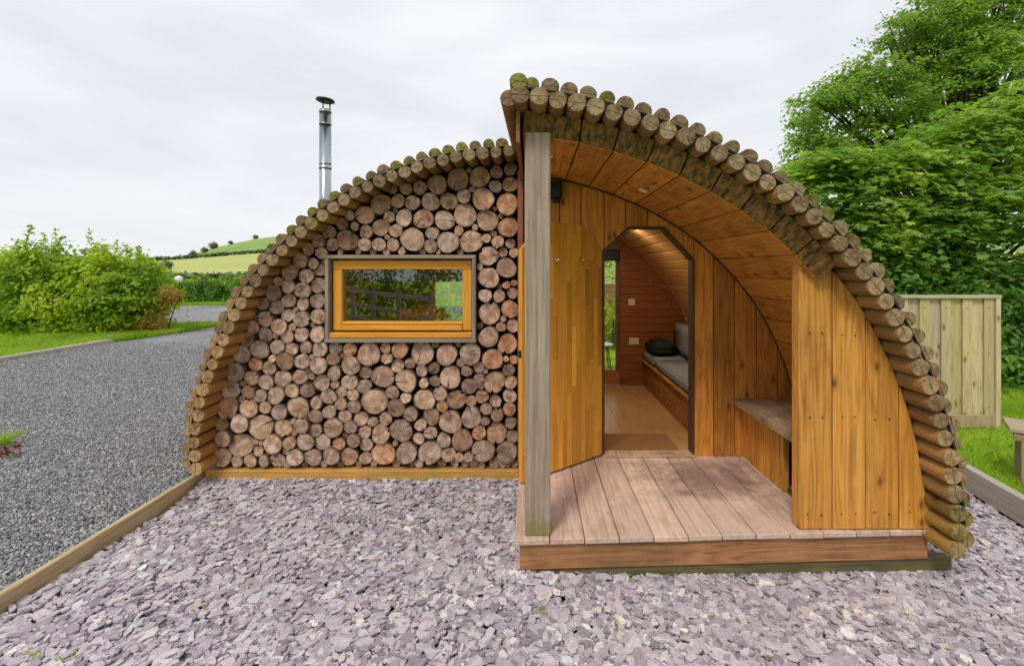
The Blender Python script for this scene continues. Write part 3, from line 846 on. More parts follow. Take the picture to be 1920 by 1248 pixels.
# ceiling profile: right ring moved inwards
def offset_curve(P, d):
    T = np.gradient(P, axis=0); T /= np.linalg.norm(T, axis=1)[:, None]
    Nn = np.stack([-T[:, 1], T[:, 0]], 1)
    cen = np.array([-0.18, 0.6])
    sgn = np.sign(((P - cen) * Nn).sum(1)); Nn *= sgn[:, None]
    return P + Nn * d, T, Nn
Rd = smooth(resample(Rw, 0.02), 30)
Rd_ext = np.concatenate([[[-0.40, Rd[0, 1] + 0.005], [-0.25, Rd[0, 1] + 0.012]], Rd])
Rd_ext = smooth(resample(Rd_ext, 0.02), 20)
Ceil, _, _ = offset_curve(Rd_ext, -0.16)
o_ = np.argsort(Ceil[:, 0])
def ceil_z(x):
    """height of the inner ceiling line above x (right half and mirrored left half)"""
    xr = x if x >= -0.18 else -0.36 - x
    i = np.argmax(Ceil[:, 0])
    c = Ceil[:i + 1]
    if xr >= c[-1, 0]: return 0.35
    return float(np.interp(xr, c[:, 0], c[:, 1]))

# pole meshes
def pole_mesh(name, length, r=0.0485, seg=16, lump=0.03):
    a0 = rng.uniform(0, 6.28); V, Fc, idx = [], [], []
    rr = [r * (1 + lump * math.sin(2 * t + a0) + lump * .6 * math.sin(3 * t + 2 * a0)) for t in [2 * math.pi * k / seg for k in range(seg)]]
    rings = [(0.0, 0.90), (0.006, 1.0), (length * .5, 1.0), (length, 1.0)]
    for y, s in rings:
        for k in range(seg):
            t = 2 * math.pi * k / seg
            V.append((rr[k] * s * math.cos(t), y, rr[k] * s * math.sin(t)))
    for i in range(len(rings) - 1):
        for k in range(seg):
            k2 = (k + 1) % seg
            Fc.append((i * seg + k, i * seg + k2, (i + 1) * seg + k2, (i + 1) * seg + k)); idx.append(1 if i == 0 else 0)
    Fc.append(tuple(range(seg))); idx.append(1)
    Fc.append(tuple(3 * seg + k for k in range(seg))[::-1]); idx.append(1)
    me = mesh(name, V, Fc, [M_rside, M_rend], idx)
    me.polygons.foreach_set('use_smooth', [len(p.vertices) == 4 for p in me.polygons])
    bm = bmesh.new(); bm.from_mesh(me); bmesh.ops.recalc_face_normals(bm, faces=bm.faces); bm.to_mesh(me); bm.free()
    return me
YEND = 6.6
poleL = [pole_mesh('pole', YEND - YL) for _ in range(5)]
poleR = [pole_mesh('pole', YEND - 2.58) for _ in range(5)]

# roof membrane (black felt) between the two courses
def felt_mesh(P, y0s, y1, name):
    V, Fc = [], []
    n = len(P)
    outer, _, _ = offset_curve(P, 0.046)
    inner, _, _ = offset_curve(P, 0.036)
    for i in range(n):
        for (x, z) in (outer[i], inner[i]):
            V.append((x, y0s[i], z)); V.append((x, y1, z))
    for i in range(n - 1):
        a, b = i * 4, (i + 1) * 4
        Fc += [(a, a + 1, b + 1, b), (a + 2, b + 2, b + 3, a + 3), (a, b, b + 2, a + 2)]
    return mesh(name, V, Fc, M_black)
Rdf = Rd[:-7]
felt = felt_mesh(Rdf, [yr(CX + F * p[0] / 2.65) + 0.012 for p in Rdf], YEND - 0.02, 'roof')
roof = put('roof', felt, cabin)
Ld = smooth(resample(Lw, 0.02), 40); Ld = Ld[Ld[:, 0] < -0.2]
put('roof_membrane', felt_mesh(Ld, [YL + 0.012] * len(Ld), YEND - 0.02, 'roof_membrane'), roof)

def pole_color(z, outer, side):
    """weathering: mossy grey towards the top of the roof, honey brown on the sheltered sides"""
    t = min(max((z - 0.7) / 1.6, 0), 1)
    a = np.array([1.12, 1.02, 0.88]) if side == 'L' else np.array([0.98, 0.96, 0.94])
    b = np.array([0.80, 0.86, 0.92])
    c = a * (1 - t) + b * t
    if outer:
        c = c * (0.86 if z > 1.8 else 0.92)
        if z > 2.0 and random.random() < 0.45: c = c * np.array([0.9, 1.12, 0.5])
    c = c * random.uniform(0.75, 1.22)
    if side == 'R' and z < 0.45: c = c * np.array([0.85, 0.95, 0.65])
    return tuple(c)

def course(P, meshes, yfun, side, outer):
    T = np.gradient(P, axis=0)
    for i in range(len(P)):
        x, z = P[i]; t = T[i]
        ang = -math.atan2(t[1], t[0])
        s = random.uniform(0.92, 1.07) * (0.97 if outer else 1.0)
        y = yfun(x, z) + random.uniform(-0.012, 0.012) + (0.028 if outer else 0)
        M = Matrix.Translation((x, y, z)) @ Matrix.Rotation(ang + random.uniform(-.12, .12), 4, 'Y') @ Matrix.Diagonal((s, 1, s, 1))
        put('roof_log', random.choice(meshes), roof, M, color=pole_color(z, outer, side))
yR = lambda x, z: yr(CX + F * x / 2.65)
course(Lr, poleL, lambda x, z: YL, 'L', False)
course(Rr, poleR, yR, 'R', False)
Lo, _, _ = offset_curve((Lr[:-1] + Lr[1:]) / 2, 0.070)
Ro, _, _ = offset_curve((Rr[:-1] + Rr[1:]) / 2, 0.068)
Ro = np.concatenate([[[Rr[0, 0] - 0.008, Rr[0, 1] + 0.079]], Ro])
course(Lo, poleL, lambda x, z: YL, 'L', True)
course(Ro, poleR, yR, 'R', True)
# edge log along the open left side of the porch roof, with its red-brown barge board
put('roof_log', poleR[0], roof, Matrix.Translation((-0.125, 2.62, 2.665)) @ Matrix.Rotation(R(-1.2), 4, 'Z'), color=(0.75, 0.7, 0.72))
M_barge = wood('red_brown_board', (0.12, 0.045, 0.03), (0.24, 0.095, 0.06), (0.34, 0.16, 0.11), 'y', vary=0.1, knots=False)
box('barge_board', (-0.088, 2.69, 2.44), (-0.066, 3.93, 2.72), M_barge, roof)

# porch ceiling boards and tilted fascia boards under the roof edge
def strip_board(name, A, B, y0, y1, Ain=None, Bin=None, th=0.018, mat=None, parent=None, color=None):
    """board between two profile points A,B (x,z) at y0 and Ain,Bin at y1, thickness outwards"""
    Ain = A if Ain is None else Ain; Bin = B if Bin is None else Bin
    A, B, Ain, Bin = [np.array(v, float) for v in (A, B, Ain, Bin)]
    t = B - A; L_ = np.linalg.norm(t); t = t / L_
    nn = np.array([-t[1], t[0]]); nn = nn if nn[1] > 0 or (abs(nn[1]) < .1 and nn[0] > 0) else -nn
    g = 0.0034
    A2, B2, C2, D2 = A + t * g, B - t * g, Bin - t * g, Ain + t * g
    pts = [(A2, y0), (B2, y0), (C2, y1), (D2, y1)]
    lo = [(p[0], y, p[1]) for p, y in pts]; hi = [(p[0] + nn[0] * th, y, p[1] + nn[1] * th) for p, y in pts]
    c = np.mean(np.array(lo), 0)
    ux = np.array([t[0], 0, t[1]]); uz = np.array([nn[0], 0, nn[1]]); uy = np.array([0, 1, 0])
    V = []
    for p in lo + hi:
        d = np.array(p) - c; V.append((d @ ux, d @ uy, d @ uz))
    me = mesh(name, V, [(0, 1, 2, 3), (7, 6, 5, 4), (0, 4, 5, 1), (1, 5, 6, 2), (2, 6, 7, 3), (3, 7, 4, 0)], mat)
    bm = bmesh.new(); bm.from_mesh(me); bmesh.ops.recalc_face_normals(bm, faces=bm.faces)
    bmesh.ops.bevel(bm, geom=list(bm.edges), offset=0.004, segments=1, affect='EDGES'); bm.to_mesh(me); bm.free()
    M = Matrix(((ux[0], 0, uz[0], c[0]), (0, 1, 0, c[1]), (ux[2], 0, uz[2], c[2]), (0, 0, 0, 1)))
    return put(name, me, parent, M, color=color)
i0 = np.argmin(np.abs(Ceil[:, 0] + 0.055) + (Ceil[:, 1] < 2) * 9)
Cp = Ceil[i0:]
dC = np.concatenate([[0], np.cumsum(np.linalg.norm(np.diff(Cp, axis=0), axis=1))])
def cp(s): return np.array([np.interp(s, dC, Cp[:, 0]), np.interp(s, dC, Cp[:, 1])])
ceil_back = [];
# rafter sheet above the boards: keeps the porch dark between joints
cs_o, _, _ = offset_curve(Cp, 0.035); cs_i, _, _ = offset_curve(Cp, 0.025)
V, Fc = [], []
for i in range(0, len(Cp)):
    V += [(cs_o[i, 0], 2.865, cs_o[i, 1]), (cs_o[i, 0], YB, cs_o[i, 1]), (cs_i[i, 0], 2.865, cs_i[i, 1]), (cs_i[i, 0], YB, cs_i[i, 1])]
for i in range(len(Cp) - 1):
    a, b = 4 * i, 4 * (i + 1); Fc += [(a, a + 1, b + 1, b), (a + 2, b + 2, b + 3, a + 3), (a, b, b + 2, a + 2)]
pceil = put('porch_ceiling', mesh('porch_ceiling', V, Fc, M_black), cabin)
sj = [0.0, 0.335]
while sj[-1] < dC[-1] - 0.1: sj.append(sj[-1] + 0.203)
sj[-1] = dC[-1]
Fo, _, _ = offset_curve(Rd_ext, -0.050); Fo = Fo[i0:]
for a, b in zip(sj[:-1], sj[1:]):
    A, B = cp(a), cp(b)
    strip_board('ceiling_board', A, B, 2.775 if A[0] < 1.6 else 2.83, YW - 0.022, mat=M_honey_y, parent=pceil, color=tuple(np.array((0.93, 0.88, 0.78)) * random.uniform(.88, 1.08)))  # tint below full honey puts some porch shade into the board colour
fasc = None
for a, b in zip(sj[:-1], sj[1:]):
    for (a2, b2) in [(a, b)]:
        A, B = cp(a2), cp(b2)
        if A[0] > 1.55: continue
        ia = int(np.interp(a2, dC, np.arange(len(dC)))); ib = int(np.interp(b2, dC, np.arange(len(dC))))
        A0, B0 = Fo[ia], Fo[ib]
        q = strip_board('fascia_board', A0, B0, 2.712, 2.766, A * .985 + A0 * .015, B * .985 + B0 * .015, 0.014, M_fascia, pceil)
for (px, py) in ((1056, 294), (1206, 353)):
    # recessed spotlight discs
    s = 0.17 if px < 1100 else 0.88
    c = cp(s); c2 = cp(s + .02); t = (c2 - c) / np.linalg.norm(c2 - c)
    yy = 3.21 if px < 1100 else 3.42
    me = tube_mesh('spotlight', [(0, 0, -.004), (0, 0, 0.004)], [0.03, 0.036], M_white, 16)
    put('spotlight', me, pceil, Matrix.Translation((c[0], yy, c[1] - .003)) @ Matrix.Rotation(-math.atan2(t[1], t[0]), 4, 'Y'))

# cordwood wall: dark backing with sawn log ends
xs = np.linspace(-2.62, -0.08, 60)
def left_top(x):
    i = np.argmax(Ld[:, 1] > -9)
    L2 = Ld[np.argsort(Ld[:, 0])]
    return float(np.interp(x, L2[:, 0], L2[:, 1])) - 0.055
poly = [(xs[0], 0.02)] + [(x, max(left_top(max(x, -2.6)), 0.1)) for x in xs] + [(xs[-1], 0.02)]
WX0, WX1, WZ0, WZ1 = at(612, 0, 3.88).x, at(893, 0, 3.88).x, at(0, 641, 3.88).z, at(0, 478, 3.88).z
# build backing in four pieces around the window hole
def clip_poly(x0, x1, zf0, top=None):
    xx = np.linspace(x0, x1, max(2, int((x1 - x0) / .04)))
    zt = [left_top(x) if top is None else top for x in xx]
    return [(x0, zf0)] + [(x, z) for x, z in zip(xx, zt)] + [(x1, zf0)]
WH = 0.03
cord = prism('cordwood_wall', clip_poly(-2.63, WX0 + WH, 0.03), 3.985, 4.06, M_black, cabin, bev=0)
prism('wall_backing', clip_poly(WX0 + WH + .001, WX1 - WH - .001, WZ1 - WH), 3.985, 4.06, M_black, cord, bev=0)
prism('wall_backing', clip_poly(WX0 + WH + .001, WX1 - WH - .001, 0.03, WZ0 + WH), 3.985, 4.06, M_black, cord, bev=0)
prism('wall_backing', clip_poly(WX1 - WH, -0.10, 0.03), 3.985, 4.06, M_black, cord, bev=0)

TA = (580, 300, 6.24); TB = (780, 300, 6.24); TC = (400, 480, 6.24); TD = (400, 640, 5.2); TE = (580, 640, 5.2); TF = (780, 640, 5.2); TG = (880, 480, 6.24)
LOGS = {
 TA: "838 518 120 d,975 345 55 d,1130 335 72 d,1035 480 82 d,1204 500 90 p,470 647 58 g,650 642 108 b,380 748 72 d,528 775 56 g,225 840 83 d,663 840 80 p,840 788 100 b,935 665 62 p,1105 675 98 w,1012 826 80 p,445 940 120 k,272 990 78 g,645 990 76 g,812 990 80 p,978 990 78 p,1207 930 140 p,100 950 80 b,140 1090 68 p,-15 1045 72 b",
 TB: "45 320 85 d,245 285 115 k,490 225 128 d,745 200 120 d,940 138 78 d,1105 105 75 d,930 308 75 g,1105 285 92 o,170 490 105 g,385 485 103 p,560 422 82 p,785 455 132 b,1068 515 126 o,86 690 118 b,335 705 115 w,575 645 135 p,835 705 125 p,1078 785 120 o,500 828 57 p,190 858 76 w,375 963 126 g,645 955 132 p,822 915 55 p,957 957 73 p,1103 975 60 p,168 1010 78 g,850 1122 117 p,1020 1080 55 p,1145 1085 58 p",
 TC: "1011 60 92 d,1167 88 66 p,890 195 93 d,1085 235 85 g,1248 162 72 p,760 295 56 b,875 355 80 g,1040 400 90 g,1226 340 94 g,700 435 92 d,880 520 84 w,575 560 74 d,740 597 86 g,1047 560 78 g,1220 528 88 g,455 710 58 d,605 735 96 p,875 690 78 g,1030 740 93 g,1225 708 92 t,455 830 82 b,765 825 90 p,608 915 90 g,860 940 78 p,1028 918 86 w,1215 915 94 p,380 975 95 d,540 1095 106 g,745 1065 86 g,912 1090 77 t,1080 1070 78 g,325 1150 106 g",
 TD: "410 225 68 o,575 165 38 p,545 258 70 t,695 195 84 d,865 195 72 w,208 305 94 g,370 358 72 t,510 398 75 g,678 363 85 w,847 345 75 p,955 340 33 g,170 470 95 g,338 495 67 d,455 530 66 g,608 527 84 g,765 483 67 t,915 480 74 g,135 650 103 o,345 653 88 p,503 645 60 t,640 688 75 g,828 648 110 t,85 805 65 d,250 805 90 w,462 832 119 t,680 845 86 t,853 825 74 g,85 952 82 b,272 1010 115 t,440 1065 52 b,575 1005 91 p,740 990 64 t,893 980 83 g,80 1130 90 t,228 1170 56 t,358 1165 63 t,488 1168 58 g,628 1155 75 g,792 1135 81 w,970 1130 84 g",
 TE: "100 75 78 g,255 68 64 g,395 80 66 o,580 125 112 p,740 65 54 o,882 85 80 o,230 175 64 d,88 235 82 g,400 235 91 g,755 165 58 p,862 235 64 p,978 218 51 g,240 312 70 g,545 303 64 g,718 342 107 p,120 400 82 g,390 395 78 w,535 435 67 g,940 388 107 p,250 420 38 w,312 487 57 p,422 518 58 t,185 540 76 w,808 498 65 g,940 550 52 p,635 588 125 t,65 598 62 p,305 608 62 p,435 637 66 g,845 652 84 k,60 730 67 p,195 685 65 g,348 728 64 p,505 752 69 p,620 785 47 t,740 757 66 p,985 712 67 g,230 845 96 t,62 865 66 g,400 838 64 g,540 882 66 p,695 907 88 p,895 870 110 g,130 982 76 w,290 995 62 o,427 972 71 g,555 1005 64 g,210 1122 85 g,390 1122 86 b,548 1138 62 p,722 1095 112 o,945 1092 104 g",
 TF: "62 115 115 p,298 130 106 p,530 122 106 g,745 175 103 o,440 205 46 p,880 172 28 t,955 178 42 o,55 288 58 g,175 262 56 k,335 352 107 p,495 290 54 g,612 252 52 g,905 278 64 p,617 355 51 g,765 400 102 b,925 402 62 p,75 408 49 t,185 388 54 g,520 440 78 g,632 440 33 g,645 537 66 b,235 510 70 p,80 570 104 p,395 567 94 b,538 580 51 b,775 580 60 p,915 530 66 w,255 635 58 o,540 742 96 g,685 660 57 g,912 662 64 o,150 730 82 k,335 788 111 p,675 782 43 w,793 720 63 b,925 793 60 p,45 815 57 p,142 893 66 w,450 965 104 b,615 890 67 o,785 895 103 b,940 928 60 g,25 945 56 w,272 965 70 w,135 1088 111 g,318 1105 65 p,423 1130 44 p,512 1130 47 t,655 1070 109 g,885 1083 102 g",
 TG: "435 140 118 p,225 255 122 p,435 340 46 o,525 315 38 o,505 435 66 p,185 463 79 w,350 470 71 p,238 668 131 p,475 625 104 o,400 735 36 p,370 825 58 b,510 815 76 p,225 950 121 p,445 1030 115 o"}
KCOL = {'g': (0.90, 0.90, 0.90), 'p': (1.14, 1.06, 1.0), 'o': (1.15, 0.88, 0.68), 'b': (1.0, 0.86, 0.74), 'd': (0.74, 0.64, 0.52), 'k': (0.72, 0.62, 0.55), 't': (1.18, 1.14, 0.98), 'w': (1.12, 1.14, 1.16)}

def log_end_mesh(seg=20, notch=False):
    a = rng.uniform(0, 6.28, 4)
    V, Fc, idx = [], [], []
    rr = []
    for k in range(seg):
        t = 2 * math.pi * k / seg
        r = 1 + .05 * math.sin(2 * t + a[0]) + .035 * math.sin(3 * t + a[1]) + .018 * math.sin(5 * t + a[2]) + rng.normal(0, .012)
        if notch:
            dd = abs((t - a[3] + math.pi) % (2 * math.pi) - math.pi)
            if dd < .16: r -= .42 * (1 - dd / .16)
        rr.append(r)
    tilt = rng.normal(0, .05, 2)
    def ring(y, s, tl):
        for k in range(seg):
            t = 2 * math.pi * k / seg
            x, z = rr[k] * s * math.cos(t), rr[k] * s * math.sin(t)
            V.append((x, y + tl * (tilt[0] * x + tilt[1] * z), z))
    ring(0.0, 0.90, 1); ring(0.006, 0.97, 1); ring(0.03, 1.0, 1); ring(1.0, 1.0, 0)
    for i in range(3):
        for k in range(seg):
            k2 = (k + 1) % seg
            Fc.append((i * seg + k, i * seg + k2, (i + 1) * seg + k2, (i + 1) * seg + k)); idx.append(0 if i < 2 else 1)
    Fc.append(tuple(range(seg))); idx.append(0)
    me = mesh('log_end', V, Fc, [M_end, M_bark], idx)
    bm = bmesh.new(); bm.from_mesh(me); bmesh.ops.recalc_face_normals(bm, faces=bm.faces); bm.to_mesh(me); bm.free()
    return me
ends = [log_end_mesh() for _ in range(11)] + [log_end_mesh(40, True) for _ in range(4)]
sole = at(400, 880, 3.87).z
CIRC = []
for (ox, oy, sc_), txt in LOGS.items():
    for it in txt.split(','):
        a, b, r, k = it.split()
        px, py, pr = ox + float(a) / sc_, oy + float(b) / sc_, float(r) / sc_
        yy = 3.885 + random.uniform(-0.022, 0.022)
        p = at(px, py, yy); rr = pr / F * yy
        c = np.array(KCOL[k]) * random.uniform(0.82, 1.2)
        M = Matrix.Translation(p) @ Matrix.Rotation(random.uniform(0, 6.28), 4, 'Y') @ Matrix.Diagonal((rr * random.uniform(0.99, 1.05), 0.12, rr * random.uniform(0.99, 1.05), 1))
        put('log_end', random.choice(ends), cord, M, color=tuple(c))
        CIRC.append((p.x, p.z, rr * 1.04))
# thin rounds wedged into the gaps
gx, gz = np.meshgrid(np.arange(-2.55, -0.14, 0.008), np.arange(sole + .01, 2.6, 0.008))
gx, gz = gx.ravel(), gz.ravel()
cl = np.full(len(gx), 9.0)
for (x, z, r) in CIRC: cl = np.minimum(cl, np.hypot(gx - x, gz - z) - r)
for (x, z) in Ld[::3]: cl = np.minimum(cl, np.hypot(gx - x, gz - z) - 0.05)
inside = np.array([z < left_top(x) - .01 for x, z in zip(gx, gz)])
cl[~inside] = -1
cl[(gx > WX0 - .012) & (gx < WX1 + .012) & (gz > WZ0 - .012) & (gz < WZ1 + .012)] = -1
dx = np.maximum(np.maximum(WX0 - gx, gx - WX1), 0); dz = np.maximum(np.maximum(WZ0 - gz, gz - WZ1), 0)
cl = np.minimum(cl, np.where((dx > 0) | (dz > 0), np.hypot(dx, dz), cl)); cl = np.minimum(cl, gz - sole)
for _ in range(max(0, 298 - len(CIRC))):
    i = int(np.argmax(cl)); r = float(cl[i])
    if r < 0.017: break
    yy = 3.90 + random.uniform(-.01, .015)
    c = np.array(KCOL[random.choice('gbpdg')]) * random.uniform(.8, 1.1)
    put('log_end', random.choice(ends), cord, Matrix.Translation((gx[i], yy, gz[i])) @ Matrix.Rotation(random.uniform(0, 6.28), 4, 'Y') @ Matrix.Diagonal((r * 1.08, .1, r * 1.08, 1)), color=tuple(c))
    cl = np.minimum(cl, np.hypot(gx - gx[i], gz - gz[i]) - r)
# sole plate under the cordwood
box('sole_plate', (-2.63, 3.86, -0.05), (-0.105, 3.98, sole - 0.002), M_plinth, cabin, 0.006)
# trim board at the right end of the cordwood wall
box('corner_trim', (-0.112, 3.84, 0.19), (-0.07, 4.03, 2.52), M_barge, cabin, 0.003, color=(1.2, 1.1, 1.05))

# window in the cordwood wall
win = thing('w', None, None)   # temporary holder, replaced below
bpy.data.objects.remove(win)
tw = 0.030
YT0, YT1 = 3.845, 4.06
window = box('window', (WX0, YT0, WZ1 - tw), (WX1, YT1, WZ1), M_grey_x, cabin, 0.004, color=(.78, .72, .66))
box('trim', (WX0 - .004, YT0 - .004, WZ0), (WX1 + .004, YT1, WZ0 + tw), M_grey_x, window, 0.004, color=(.78, .72, .66))
box('trim', (WX0, YT0, WZ0 + tw + .001), (WX0 + tw, YT1, WZ1 - tw - .001), M_grey_z, window, 0.004, color=(.78, .72, .66))
box('trim', (WX1 - tw, YT0, WZ0 + tw + .001), (WX1, YT1, WZ1 - tw - .001), M_grey_z, window, 0.004, color=(.78, .72, .66))
fx0, fx1, fz0, fz1 = WX0 + tw + .012, WX1 - tw - .008, WZ0 + tw + .06, WZ1 - tw - .012
box('sill', (WX0 + tw + .001, YT0 + .01, WZ0 + tw + .004), (WX1 - tw - .001, 4.05, WZ0 + tw + .048), M_frame, window, 0.005)
fw = 0.075
box('frame', (fx0, 3.90, fz1 - fw), (fx1, 3.99, fz1), M_frame, window, 0.006)
box('frame', (fx0, 3.90, fz0), (fx0 + fw, 3.99, fz1 - fw - .001), M_frame_z, window, 0.006)
box('frame', (fx1 - fw, 3.90, fz0), (fx1, 3.99, fz1 - fw - .001), M_frame_z, window, 0.006)
box('frame', (fx0 + fw + .001, 3.885, fz0 + .002), (fx1 - fw - .001, 3.99, fz0 + 0.045), M_frame, window, 0.006)
box('frame', (fx0 + fw + .001, 3.897, fz0 + .05), (fx1 - fw - .001, 3.99, fz0 + 0.072), M_frame, window, 0.004, color=(1.1, 1.1, 1.1))
box('pane', (fx0 + fw - .005, 3.944, fz0 + .06), (fx1 - fw + .005, 3.946, fz1 - fw + .005), M_glass, window, 0)

# flue
fp = at(610, 505, 5.7)
flue = tube_mesh('flue_pipe', [(0, 0, 0.6), (0, 0, 3.62)], [0.067, 0.067], M_steel, 28)
flue_o = put('flue_pipe', flue, cabin, loc=(fp.x, 5.7, 0))
for z, r, h in [(3.60, .071, .03), (3.45, .0725, .014), (2.98, .071, .01), (2.93, .0735, .016), (2.44, .071, .01), (2.40, .0735, .016), (2.30, .08, .02)]:
    put('band', tube_mesh('band', [(0, 0, -h / 2), (0, 0, h / 2)], [r, r], M_steel, 28), flue_o, loc=(fp.x, 5.7, z))
for a in (0.4, 2.5, 4.6):
    put('cap_leg', tube_mesh('cap_leg', [(0, 0, 0), (0, 0, .12)], [.008, .008], M_blackm, 8), flue_o, loc=(fp.x + .05 * math.cos(a), 5.7 + .05 * math.sin(a), 3.60))
put('rain_cap', tube_mesh('rain_cap', [(0, 0, -.02), (0, 0, -.008), (0, 0, .012), (0, 0, .03)], [.085, .108, .10, .03], M_blackm, 28), flue_o, Matrix.Translation((fp.x, 5.7, 3.735)) @ Matrix.Rotation(R(5), 4, 'Y'))
for s in (-1, 1):
    put('bracket', tube_mesh('bracket', [(s * .08, 0, 0), (s * .13, 0, -.01)], [.012, .008], M_steel, 8), flue_o, loc=(fp.x, 5.7, 2.30))

# porch floor
def y_front(x): return 2.705 + (x + 0.1) / 2.42 * 0.105
floor_base = box('porch_floor', (0.02, 2.86, 0.06), (2.25, YW + .05, 0.165), M_mossy, cabin)
bw = 0.199
x = -0.097
k = 0
splits = {0: None, 1: 3.22, 2: None, 3: 3.25, 4: None, 5: 3.26, 6: None, 7: None}
while x < 2.32:
    x1 = min(x + bw, 2.335)
    for (ya, yb) in ([(None, 4.0)] if not splits.get(k) else [(None, splits[k]), (splits[k], 4.0)]):
        yl = y_front(x) + random.uniform(-.003, .003) if ya is None else ya + .0015
        yrt = y_front(x1) + random.uniform(-.003, .003) if ya is None else ya + .0015
        yb2 = yb - .0015
        zt = ZD + random.uniform(-.0015, .0015)
        cx_, cy_ = (x + x1) / 2, (yl + yb2) / 2
        g_ = 0.0028
        V = []
        for z in (zt - .03, zt):
            V += [(x + g_ - cx_, yl - cy_, z - zt), (x1 - g_ - cx_, yrt - cy_, z - zt), (x1 - g_ - cx_, yb2 - cy_, z - zt), (x + g_ - cx_, yb2 - cy_, z - zt)]
        me = mesh('deck_board', V, [(3, 2, 1, 0), (4, 5, 6, 7), (0, 1, 5, 4), (1, 2, 6, 5), (2, 3, 7, 6), (3, 0, 4, 7)], M_deck)
        bm = bmesh.new(); bm.from_mesh(me); bmesh.ops.bevel(bm, geom=list(bm.edges), offset=.003, segments=1, affect='EDGES'); bm.to_mesh(me); bm.free()
        put('deck_board', me, floor_base, loc=(cx_, cy_, zt))
    x = x1; k += 1
def slanted(name, x0, x1, yoff, d, z0, z1, mat, parent):
    a = Vector((x0, y_front(x0) + yoff, 0)); b = Vector((x1, y_front(x1) + yoff, 0)); dd = b - a
    M = Matrix.Translation((a + b) / 2 + Vector((0, 0, (z0 + z1) / 2))) @ Matrix.Rotation(math.atan2(dd.y, dd.x), 4, 'Z') @ Matrix.Translation((0, d / 2, 0))
    return put(name, box_mesh(dd.length, d, z1 - z0, mat, .005, name), parent, M)
slanted('rim_beam', -0.068, 2.34, 0.022, 0.05, 0.022, ZD - .033, M_beam, cabin)
slanted('base_beam', -0.02, 2.50, 0.035, 0.06, -0.16, 0.019, M_mossy, cabin)
box('base_beam', (2.36, 2.885, -0.16), (2.44, 6.3, 0.016), M_beam, cabin)
box('rim_beam', (-0.07, 2.80, 0.02), (-0.025, 3.96, ZD - .033), M_beam, cabin)

# post
post = box('porch_post', (at(984, 0, 2.745).x, 2.745, ZD + .001), (at(1032, 0, 2.745).x, 2.86, 2.515), M_grey_z, cabin, 0.006, color=(.92, .80, .69))

# right-hand front wall of the porch: four wide boards
fy = 2.815
fedge = [at(1497, 0, fy).x, at(1561, 0, fy).x, at(1623, 0, fy).x, at(1686, 0, fy).x, 2.36]
Rin, _, _ = offset_curve(Rd, -0.042)
def rin_z(x):
    i = np.argmax(Rin[:, 0]); return float(np.interp(x, Rin[:i + 1, 0], Rin[:i + 1, 1]))
fwall = None
for i in range(4):
    a, b = fedge[i] + .003, fedge[i + 1] - .003
    xx = np.linspace(a, b, 7)
    po = [(a, ZD + .004)] + [(q, rin_z(q) if q < Rin[:, 0].max() else .35) for q in xx] + [(b, ZD + .004)]
    o = prism('front_wall' if i == 0 else 'wall_board', po, fy - .003 * (i % 2), fy + .03, M_honey_z, cabin if i == 0 else fwall, bev=.004, color=[(1.02, 1, 1), (1.12, 1.12, 1.15), (1.05, 1.0, .9), (.95, .92, .8)][i])
    if i == 0: fwall = o
prism('wall_backing', [(fedge[0] + .06, ZD + .004)] + [(q, rin_z(q) - .03) for q in np.linspace(fedge[0] + .06, 2.2, 12)] + [(2.2, ZD + .004)], fy + .032, fy + .04, M_black, fwall, bev=0)
box('wall_stud', (fedge[0] + .004, fy + .031, ZD), (fedge[0] + .05, fy + .08, 2.0), M_honey_z, fwall)

nailm = tube_mesh('nail', [(0, -.003, 0), (0, .004, 0)], [.0045, .0045], M_blackm, 8)
for i in range(4):
    for zz in (.30, .86, 1.35):
        for q in (.3, .7):
            xn = fedge[i] + (fedge[i + 1] - fedge[i]) * q + random.uniform(-.008, .008)
            if zz < rin_z(min(xn, Rin[:, 0].max() - .01)) - .15:
                put('nail', nailm, fwall, Matrix.Translation((xn, fy - .002, zz + random.uniform(-.012, .012))))

